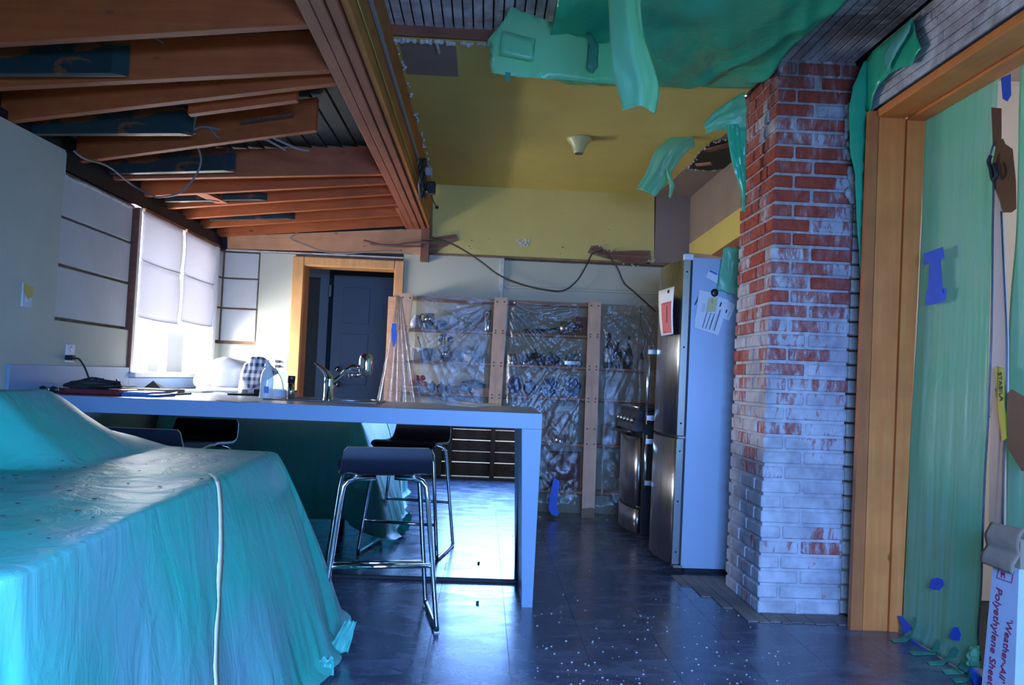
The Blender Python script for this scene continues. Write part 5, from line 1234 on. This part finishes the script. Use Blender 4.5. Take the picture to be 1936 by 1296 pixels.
MB().hexa([at(356, 244, Y=3.98), at(366, 244, Y=3.98), at(366, 244, Y=4.04), at(356, 244, Y=4.04), at(350, 216, Y=3.98), at(374, 218, Y=3.98), at(374, 218, Y=4.04), at(350, 216, Y=4.04)]).build('box', 'plaster', t)
for i in range(7):
    pts = [at(340 + 18 * sn(i * 2.2, k2 * .8) + 6 * k2 % 23, 254 + 8 * sn(i, k2 * .9, 4), Y=3.97) for k2 in range(5)]
    MB().tube(spline(pts, 5), .0028, 6).build('wire', 'white_plastic', t)
# dark wire bundle at the beam's far end
q = at(805, 345, X=-.46)
t = thing('wire_bundle', q, 'dark bundle of old wires and boxes hanging at the far end of the beam', 'wires')
for i in range(9):
    pts = [at(792 + i * 1.5 + 6 * sn(i * 3.3, k2 * .7), 300 + k2 * 15 + 5 * sn(i, k2), X=-.465 + .008 * (i % 3)) for k2 in range(6)]
    MB().tube(spline(pts, 4), .006, 6).build('wire', 'black_rubber' if i % 3 else 'grey_cable', t)
for (a, b, c2, d4, mt) in [(803, 318, 818, 333, 'ceramic_grey'), (806, 345, 824, 366, 'black_plastic'), (795, 330, 806, 350, 'black_rubber')]:
    P0, P1 = at(a, d4, Y=5.2), at(c2, b, Y=5.2); MB().cbox(P0.x, P1.x, 5.17, 5.24, min(P0.z, P1.z), max(P0.z, P1.z), .006).build('connector', mt, t)
MB().tube(spline([at(814, 366, X=-.44), at(819, 380, X=-.44), at(825, 391, X=-.44)], 4), .004, 6).ball(at(826, 392, X=-.44), .014, 8).build('loose_end', 'black_rubber', t)
# ceiling lampholder
c = at(1095, 262, Z=2.65)
t = thing('lampholder', (c.x, c.y, 2.55), 'cream ceiling lampholder without a bulb on the yellow ceiling', 'lampholder')
MB().lathe([(.028, 0), (.033, .006), (.036, .02), (.050, .055), (.078, .085), (.085, .0995), (0, .0995)], (c.x, c.y, 2.55), 24).build('body', 'lampholder_cream', t); MB().lathe([(0, .012), (.026, .010), (.029, -.001), (.024, -.002), (0, .004)], (c.x, c.y, 2.55), 18).build('socket', 'plank_brown', t)

# ---- green sheeting overhead
NZ = (0, 0, -1)
def ceilsheet(u, v):
    # u across X, v from the kitchen side towards the camera
    xl, xr = .02 - .02 * v, 1.345 + .010 * sn(v * 6, 2)
    x = xl + (xr - xl) * u; y = 3.98 + .04 * sn(u * 3, 1) - 3.1 * v
    z = 2.615 - .045 * math.sin(min(1, u * 1.05) * math.pi) * (1 - .4 * v) - .05 * math.sin(v * math.pi) + .016 * sn(x * 2.2 + y * .9, y * .9, 3) + .060 * abs(sn(x * 2.6 - y * 2.0, 4)) + .045 * abs(sn(x * 3.8 + y * 1.3, 9)) + .02 * abs(sn(x * 9 - y * 3, 14)) + .003 * sn(x * 14, y * 9, 5)
    if v < .04: z += .02 - .5 * v
    return Vector((x, y, min(z, 2.638 if y > 3.6 else 2.685)))
def cs2(u, v):
    p = ceilsheet(.16 + .84 * u, v); p.x += .0; return p
draped(cs2, 90, 130, 'ceiling_sheet', 'green_sheet_ceiling', 'large dark green plastic sheet stretched under the ceiling towards the chimney', 'plastic sheet')
def poly_drape(pxs, Y, name, mat, label, amp=.015, n=(0, -1, 0), tilt=0, cat='plastic sheet', sub=5, seed=0, XX=None):
    """an outline filled with a fine triangulated sheet, rippled and given thickness"""
    pts = []
    for i in range(len(pxs)):
        a, b = Vector(pxs[i]), Vector(pxs[(i + 1) % len(pxs)])
        for k2 in range(sub): pts.append(a.lerp(b, k2 / sub))
    bm = bmesh.new(); vs = []
    for q in pts:
        w = at(q.x + 1.2 * sn(q.x * .2, q.y * .2), q.y + 1.2 * sn(q.y * .23, q.x * .2, 5), **(dict(Y=Y) if XX is None else dict(X=XX))); vs.append(bm.verts.new(w))
    f = bm.faces.new(vs); bmesh.ops.triangulate(bm, faces=[f])
    for _ in range(3): bmesh.ops.subdivide_edges(bm, edges=[e for e in bm.edges if e.calc_length() > .05], cuts=1, use_grid_fill=False); bmesh.ops.triangulate(bm, faces=bm.faces[:])
    bmesh.ops.beautify_fill(bm, faces=bm.faces[:], edges=[e for e in bm.edges if not e.is_boundary])
    nn = Vector(n).normalized()
    for w in bm.verts: w.co += nn * (amp * sn(w.co.x * 6 + seed, w.co.z * 5 + w.co.y * 3, seed) + amp * .5 * sn(w.co.x * 17, w.co.z * 14 + w.co.y * 9, seed + 3))
    bm.verts.index_update(); mb = MB().add([w.co.copy() for w in bm.verts], [tuple(x.index for x in f_.verts) for f_ in bm.faces], True); bm.free()
    return tag(mb.build(name, mat, None, solid=.002), label, cat)
poly_drape([(965, 12), (1010, 30), (1060, 48), (1106, 60), (1155, 46), (1170, 60), (1160, 100), (1170, 160), (1080, 152), (1000, 147), (962, 143), (930, 137), (926, 118), (932, 100), (922, 76), (935, 62), (952, 40)], 3.35, 'sheet_corner', 'green_strip', 'loose left corner of the overhead green sheet, folded and taped', .02, (0, -.8, -.5), seed=2, sub=4)
poly_drape([(952, 58), (1012, 74), (1008, 116), (945, 104)], 3.30, 'sheet_patch', 'green_strip', 'paler square of green plastic taped over the loose sheet corner', .012, (0, -1, 0), seed=5)
poly_drape([(1108, 62), (1118, 64), (1132, 85), (1130, 128), (1120, 138), (1108, 130), (1114, 90)], 3.28, 'tape_flap', 'green_tape', 'narrow hanging flap of tape just left of the long green strip', .006, (0, -1, 0), seed=6)
tapeq([(955, 136), (966, 138), (962, 155), (956, 155)], dict(Y=3.3), (0, -1, 0), 'tiny green tab hanging from the loose sheet corner', 'green_tape')
# long hanging strip: folded ribbon
def strip(pl, pr_, Y0_, dy, name, mat, label, fold=.03, seed=0, solid=.002):
    L_ = spline([(a, b, 0) for a, b in pl], 8); R_ = spline([(a, b, 0) for a, b in pr_], 8); n = min(len(L_), len(R_)) - 1
    def fn(u, v):
        i = v * n; k2 = min(int(i), n - 1); f = i - k2; a = L_[k2].lerp(L_[k2 + 1], f); b = R_[k2].lerp(R_[k2 + 1], f); q = a.lerp(b, u)
        w = at(q.x, q.y, Y=Y0_ + dy * v); w.y += fold * (abs(u - .45) * 2 - .5) + .012 * sn(u * 5, v * 4, seed); w.z += .006 * sn(u * 8, v, seed + 2); return w
    return draped(fn, 16, n * 2, name, mat, label, 'plastic sheet', solid)
strip([(1150, -160), (1152, -40), (1155, 40), (1158, 100), (1163, 140), (1172, 172), (1180, 204)], [(1225, -160), (1216, -20), (1222, 50), (1235, 95), (1246, 130), (1252, 162), (1244, 208)], 2.55, 0, 'hanging_strip', 'green_strip', 'long folded strip of pale green plastic hanging from the ceiling', .07, 3)
strip([(1305, 244), (1280, 252), (1245, 278), (1232, 300), (1222, 325), (1204, 356)], [(1316, 276), (1300, 285), (1284, 305), (1272, 322), (1268, 335), (1240, 372)], 4.86, .1, 'torn_strip', 'green_strip', 'torn green strip drooping below the yellow ceiling by the tan patch', .02, 5)
strip([(1258, 318), (1262, 335), (1266, 352), (1264, 372)], [(1264, 318), (1272, 340), (1275, 352), (1268, 375)], 4.88, 0, 'torn_tail', 'green_strip', 'thin tail hanging at the end of the torn green strip', .01, 6)
strip([(1330, 234), (1350, 212), (1380, 190), (1408, 172)], [(1336, 252), (1362, 244), (1390, 242), (1412, 244)], 3.95, -.05, 'torn_strip', 'green_strip', 'green plastic fold reaching left from the chimney top', .02, 7)
strip([(1374, 236), (1378, 270), (1388, 320), (1402, 366), (1403, 400)], [(1412, 236), (1412, 270), (1411, 320), (1410, 366), (1409, 400)], 3.92, .05, 'hanging_strip', 'green_sheet_ceiling', 'dark green plastic hanging down along the left edge of the chimney', .015, 9)
0 and strip([(1412, 168), (1440, 138), (1480, 92), (1520, 48), (1560, -10), (1590, -50)], [(1398, 152), (1428, 122), (1465, 78), (1503, 36), (1545, -20), (1570, -60)], 3.55, -.9, 'sheet_edge', 'green_sheet', 'bright folded right edge of the overhead green sheet', .01, 11)
# green plastic behind the chimney on the right
poly_drape([(1724, 33), (1728, 50), (1733, 70), (1742, 92), (1733, 104), (1726, 122), (1700, 130), (1680, 140), (1662, 160), (1650, 185), (1646, 212), (1636, 205), (1634, 150), (1634, 120), (1652, 95), (1685, 70)], None, 'wall_sheet', 'green_sheet_ceiling', 'green plastic spread over the white boards above the corner of the wooden opening', .010, (-1, 0, 0), seed=12, XX=1.755)
poly_drape([(1632, 118), (1646, 110), (1648, 216), (1642, 230), (1637, 320), (1633, 520), (1626, 520), (1620, 400), (1617, 330), (1608, 290), (1605, 205), (1612, 165)], 3.60, 'wall_sheet', 'green_sheet_ceiling', 'dark green plastic stuffed between the chimney and the wooden opening', .008, (0, -1, 0), seed=13)
poly_drape([(1724, 33), (1718, 60), (1700, 90), (1684, 118), (1676, 138), (1670, 120), (1674, 95), (1695, 65)], None, 'sheet_fold', 'green_sheet', 'pointed fold of green plastic standing off the white boards', .008, (-1, 0, 0), seed=14, XX=1.735)

# ---- plastic sheet closing the wide opening
def sxp(z): return 1.935 + .068 * z / 2.36
def wallsheet(ya, yb, xo, seed):
    def fn(u, v):
        z = 2.36 * (1 - v) + .004; y0 = ya + (yb - ya) * u
        x = sxp(z) + xo + .012 * sn(y0 * 5, z * .8, seed) + .006 * sn(y0 * 17, z * 1.5, seed + 1) + .003 * sn(y0 * 40, z * 3, seed + 2)
        if v > .97: x -= .02 * (v - .97) / .03
        return Vector((x, y0 + .015 * sn(z * 2, seed) * (1 if yb < 2 and u < .5 else 0), max(.004, z)))
    return fn
# slit: the left sheet ends where the photograph shows the cut
ps = [at(1866, 330, X=1.99).y, at(1862, 700, X=1.96).y, at(1866, 1100, X=1.94).y]
yc = sum(ps) / 3
draped(wallsheet(3.52, yc, 0, 3), 110, 120, 'opening_sheet', 'green_sheet_thin', 'pale green translucent sheet closing the left side of the wide opening')
draped(wallsheet(yc - .10, 1.14, .02, 8), 110, 120, 'opening_sheet', 'green_sheet_thin', 'pale green translucent sheet right of the cut slit')
def slitline(pp, X, r, mat, label, name='cord', cat='cord'): return tag(MB().tube(spline([at(a, b, X=X) for a, b in pp], 6), r, 6).build(name, mat), label, cat)
slitline([(1880, 268), (1872, 300), (1878, 345), (1877, 430), (1876, 520), (1874, 640), (1870, 740), (1868, 800), (1862, 900), (1858, 1010), (1855, 1110), (1849, 1200), (1853, 1250)], 1.90, .004, 'dark_bag', 'dark rolled left edge of the slit in the sheet', 'slit_edge', 'zipper')
slitline([(1893, 400), (1898, 520), (1903, 640), (1902, 760), (1898, 860), (1896, 1000)], 1.93, .0035, 'dark_bag', 'dark rolled right edge of the slit in the sheet', 'slit_edge', 'zipper')
slitline([(1873, 295), (1869, 305), (1873, 320), (1877, 340), (1884, 330), (1880, 310)], 1.88, .008, 'black_rubber', 'black twisted plastic knot at the top of the slit', 'knot', 'knot')
tag(MB().plate([at(*p, X=1.955) for p in [(1877, 420), (1880, 330), (1886, 300), (1893, 420), (1903, 640), (1903, 780), (1868, 790), (1874, 640)]], (1, 0, 0), .01).build('drywall_strip', 'pink_wall'), 'pale pinkish board seen through the slit', 'board')
tag(MB().plate([at(*p, X=1.935) for p in [(1880, 735), (1898, 800), (1896, 1010), (1869, 1010), (1870, 900), (1872, 800)]], (1, 0, 0), .012).build('wood_stud', 'post_wood'), 'bare wooden stud seen low in the slit', 'stud')
tag(MB().plate([at(*p, X=1.915) for p in [(1874, 203), (1893, 205), (1893, 280), (1877, 276)]], (1, 0, 0), .0015).build('brown_tape_strip', 'brown_tape'), 'narrow brown tape strip above the slit', 'tape')
tag(MB().plate([at(*p, X=1.905) for p in [(1884, 268), (1896, 262), (1900, 272), (1914, 282), (1920, 340), (1921, 395), (1912, 402), (1896, 402), (1890, 380), (1878, 350), (1874, 320)]], (1, 0, 0), .0015).build('brown_tape_strip', 'brown_tape'), 'wide brown tape patch beside the top of the slit', 'tape')
tag(MB().plate([at(*p, X=1.915) for p in [(1904, 745), (1912, 736), (1936, 750), (1940, 890), (1932, 892), (1906, 850)]], (1, 0, 0), .0015).build('brown_tape_strip', 'brown_tape'), 'brown patch at the far right edge, level with the spirit level', 'tape')
# spirit level
t = thing('spirit_level', at(1885, 830, X=1.925), 'yellow spirit level with lettering standing in the slit', 'spirit level')
LP = [at(*p, X=1.922) for p in [(1881, 693), (1892, 697), (1897, 760), (1901, 830), (1894, 835), (1886, 770)]]
MB().plate(LP, (1, 0, 0), .012).build('bar', 'stabila_yellow', t)
def text(s_, size, mat, parent, name, M4, ext=.0008):
    cu = bpy.data.curves.new(name, 'FONT'); cu.body = s_; cu.size = size; cu.extrude = ext; cu.align_x = 'LEFT'; cu.align_y = 'CENTER'
    o = bpy.data.objects.new('tmp', cu); COL.objects.link(o); dg = bpy.context.evaluated_depsgraph_get(); me = bpy.data.meshes.new_from_object(o.evaluated_get(dg)); bpy.data.objects.remove(o)
    me.materials.clear(); me.materials.append(MATS[mat]); me.transform(M4)
    ws = parent['_w']; me.transform(Matrix.Translation(-Vector(ws)))
    q = bpy.data.objects.new(name, me); COL.objects.link(q); q.parent = parent; return q
def frame(o_, xdir, ydir):
    x_ = Vector(xdir).normalized(); y_ = Vector(ydir); y_ = (y_ - x_ * y_.dot(x_)).normalized(); z_ = x_.cross(y_)
    return Matrix(((x_.x, y_.x, z_.x, o_[0]), (x_.y, y_.y, z_.y, o_[1]), (x_.z, y_.z, z_.z, o_[2]), (0, 0, 0, 1)))
a = at(1890, 704, X=1.919); b = at(1893.5, 762, X=1.919)
text('STABILA', (b - a).length / 3.9, 'dark_print', t, 'lettering', frame(a, b - a, (0, -1, 0)))
# long white carton
A = at(1881, 1082, X=1.80); 
def cx3(px, py): return at(px, py, X=1.80)
fb = [cx3(1852, 1340), cx3(1878, 1060), cx3(1926, 1075), cx3(1916, 1340)]
t = thing('carton', ((fb[0] + fb[3]) / 2).to_tuple()[:2] + (0,), 'long white carton of plastic sheeting with magenta lettering, torn open at its top', 'box')
base = fb[0]; upv = (fb[1] - fb[0]); wv_ = (fb[3] - fb[0])
s_ = upv / upv.z; B0 = fb[0] - s_ * (fb[0].z - .012); T0 = fb[1]; s2_ = (fb[2] - fb[3]) / (fb[2] - fb[3]).z; B1 = fb[3] - s2_ * (fb[3].z - .012); T1 = fb[2]; T1.z = T0.z
dx_ = Vector((.10, 0, 0)); tl = Vector((0, -.05, 0))
MB().hexa([B0, B1, B1 + dx_, B0 + dx_, T0, T1, T1 + dx_, T0 + dx_]).build('carton_body', 'carton_white', t)
# second face turned to the camera's right
e1 = [B1 + Vector((-.0, -.002, 0)), T1 + Vector((0, -.002, 0))]
MB().hexa([e1[0], e1[0] + Vector((.11, -.015, 0)), e1[0] + Vector((.11, .0, 0)), e1[0] + Vector((0, .0, 0)) + Vector((0, .001, 0)), e1[1], e1[1] + Vector((.11, -.015, 0)), e1[1] + Vector((.11, 0, 0)), e1[1] + Vector((0, .001, 0))]).build('carton_side', 'carton_white', t)
tp = [cx3(1866, 985), cx3(1881, 992), cx3(1936, 1005), cx3(1934, 1045), cx3(1922, 1085), cx3(1862, 1062)]
def torn(u, v):
    a = cx3(1880 - 16 * v, 988 + 76 * v); b = cx3(1945 - 18 * v, 1002 + 86 * v); q = a.lerp(b, u); q.x -= .010 + .014 * abs(math.sin(v * 5.5)) + .003 * sn(u * 6, v * 5); return q
MB().grid(torn, 10, 18).build('torn_flap', 'cardboard', t, solid=.003)['label'] = 'brown torn cardboard flap'
MB().hexa([T0 + Vector((.005, 0, 0)), T1 + Vector((.005, 0, 0)), T1 + dx_ * .9, T0 + dx_ * .9, T0 + Vector((.005, 0, .12)), T1 + Vector((.005, 0, .10)), T1 + dx_ * .9 + Vector((0, 0, .08)), T0 + dx_ * .9 + Vector((0, 0, .11))]).build('carton_end', 'cardboard', t)
XT = 1.7985
def onbox(px, py): return at(px, py, X=XT)
a = onbox(1909, 1170); b = onbox(1893, 1292)
dirv = (b - a).normalized(); ydir = (0, -1, 0)
ln = (b - a).length
text("'Weather-All'", ln / 5.55, 'magenta_print', t, 'lettering', frame(a, dirv, ydir))
a = onbox(1889, 1112); b = onbox(1872, 1296); ln = (b - a).length
text('Polyethylene Sheeting', ln / 7.6, 'magenta_print', t, 'lettering', frame(a, (b - a), ydir))
lg = [onbox(1889, 1074), onbox(1917, 1082), onbox(1913, 1103), onbox(1885, 1093)]
m = MB()
for i in range(4): m.bar(lg[i] - Vector((.0006, 0, 0)), lg[(i + 1) % 4] - Vector((.0006, 0, 0)), .0022, .0012, (1, 0, 0))
m.build('logo_frame', 'magenta_print', t)
text('M', .030, 'magenta_print', t, 'logo', frame(onbox(1892, 1087), onbox(1914, 1094) - onbox(1892, 1087), onbox(1892, 1070) - onbox(1892, 1087)))
# tapes on and under the sheet
Xs = 1.915
def xt(pxs, label, mat='blue_tape', X=Xs, name='tape_piece'): return tag(MB().plate([at(*p, X=X) for p in pxs], (-1, 0, 0), .0015).build(name, mat), label, 'tape')
t = thing('tape_piece', at(1766, 578, X=1.935), 'blue tape patch shaped like a capital I near the jamb', 'tape')
for pxs in ([(1747, 480), (1783, 467), (1786, 488), (1748, 502)], [(1757, 500), (1779, 490), (1783, 555), (1754, 550)], [(1752, 548), (1790, 545), (1788, 568), (1774, 574), (1750, 578)]):
    MB().plate([at(*p, X=1.937 + .003 * (len(pxs) - 4)) for p in pxs], (-1, 0, 0), .0012).build('strip', 'blue_tape', t)
xt([(1893, 148), (1911, 140), (1912, 180), (1905, 192), (1896, 187)], 'blue tape hanging from the wooden header', X=1.96)
xt([(1762, 1095), (1772, 1093), (1782, 1096), (1786, 1106), (1776, 1117), (1762, 1115), (1756, 1112)], 'small ragged blue tape patch low on the sheet, upper one', X=1.915)
xt([(1803, 1186), (1812, 1187), (1818, 1200), (1814, 1213), (1800, 1210), (1795, 1204)], 'small ragged blue tape patch near the floor, lower one', X=1.90)
xt([(1698, 1165), (1706, 1166), (1722, 1184), (1726, 1190), (1710, 1200)], 'blue tape corner at the foot of the wooden jamb', X=1.90)
def floor_tape(pxs, label, up):
    t = thing('tape_piece', at(*pxs[0], Z=0), label, 'tape')
    MB().plate([at(*p, Z=.002) for p in pxs], (0, 0, 1), .0015).build('floor_part', 'green_tape', t)
    MB().plate([at(*p, X=1.90) for p in up], (-1, 0, 0), .0015).build('sheet_part', 'green_tape', t)
floor_tape([(1682, 1209), (1700, 1208), (1724, 1196), (1738, 1190), (1716, 1214), (1690, 1216)], 'green tape holding the sheet to the floor, nearest the jamb', [(1716, 1213), (1722, 1200), (1727, 1168), (1734, 1168), (1732, 1185), (1724, 1205)])
floor_tape([(1717, 1232), (1762, 1235), (1775, 1228), (1780, 1238), (1726, 1240)], 'second green floor tape from the jamb, the longest', [(1760, 1234), (1768, 1222), (1773, 1208), (1779, 1216), (1778, 1232)])
floor_tape([(1752, 1252), (1780, 1250), (1795, 1240), (1812, 1236), (1784, 1258), (1758, 1259)], 'third green floor tape from the jamb', [(1790, 1246), (1800, 1232), (1806, 1222), (1814, 1230), (1808, 1245)])
floor_tape([(1780, 1268), (1815, 1264), (1830, 1260), (1822, 1275), (1788, 1276)], 'fourth green floor tape from the jamb', [(1812, 1262), (1820, 1250), (1832, 1260), (1826, 1272)])
floor_tape([(1800, 1284), (1825, 1282), (1834, 1286), (1826, 1291), (1806, 1292)], 'green floor tape nearest the white carton', [(1828, 1284), (1834, 1270), (1842, 1275), (1840, 1286)])
def crump(u, v):
    q = at(1832 + 20 * u, 1222 + 40 * v, X=1.88); q.x += .02 * sn(u * 5, v * 4, 3) - .02 * math.sin(u * 3.1) * math.sin(v * 3.1); return q
draped(crump, 10, 12, 'plastic_scrap', 'green_strip', 'crumpled bright green scrap at the foot of the slit')
tag(MB().tube([at(x_, y_, Z=.012) for x_, y_ in [(1826, 1258), (1840, 1270), (1850, 1290)]], [.015, .02, .018], 10).build('tape_wad', 'blue_tape'), 'wadded dark blue tape on the floor by the carton', 'tape')
# blue tape strip along the sheet foot
xt([(1722, 1208), (1752, 1230), (1752, 1234), (1722, 1213)], 'thin blue tape line along the sheet foot beside the first green tape', X=1.905)

# crumbs of plaster on the floor
m = MB()
for i in range(150):
    px, py = R.uniform(1010, 1500), 1296 - abs(R.gauss(0, 90)); p = at(px, py, Z=0)
    if p.y < 1.5 or p.y > 6 or p.x > 1.25: continue
    m.ball((p.x, p.y, .002), R.uniform(.0015, .0045), 5, (1.4, 1, .6))
m.build('floor_crumbs', 'plaster'); bpy.data.objects['floor_crumbs']['kind'] = 'stuff'; tag(bpy.data.objects['floor_crumbs'], 'white plaster crumbs scattered over the dark floor tiles', 'debris')
p = at(903, 1142, Z=0); tag(MB().ball((p.x, p.y, .006), .009, 6, (1, 1, .8), .5).build('plaster_chip', 'dark_bag'), 'small dark chip lying on the bright floor below the counter leg', 'chip')
p = at(1573, 1162, Z=0); tag(MB().ball((p.x, p.y - .02, .014), .014, 7, (1.1, 1, 1), .5, 2).build('plaster_chunk', 'plaster'), 'cream plaster chunk at the foot of the chimney', 'rubble')
for o in bpy.data.objects:
    if '_w' in o: del o['_w']
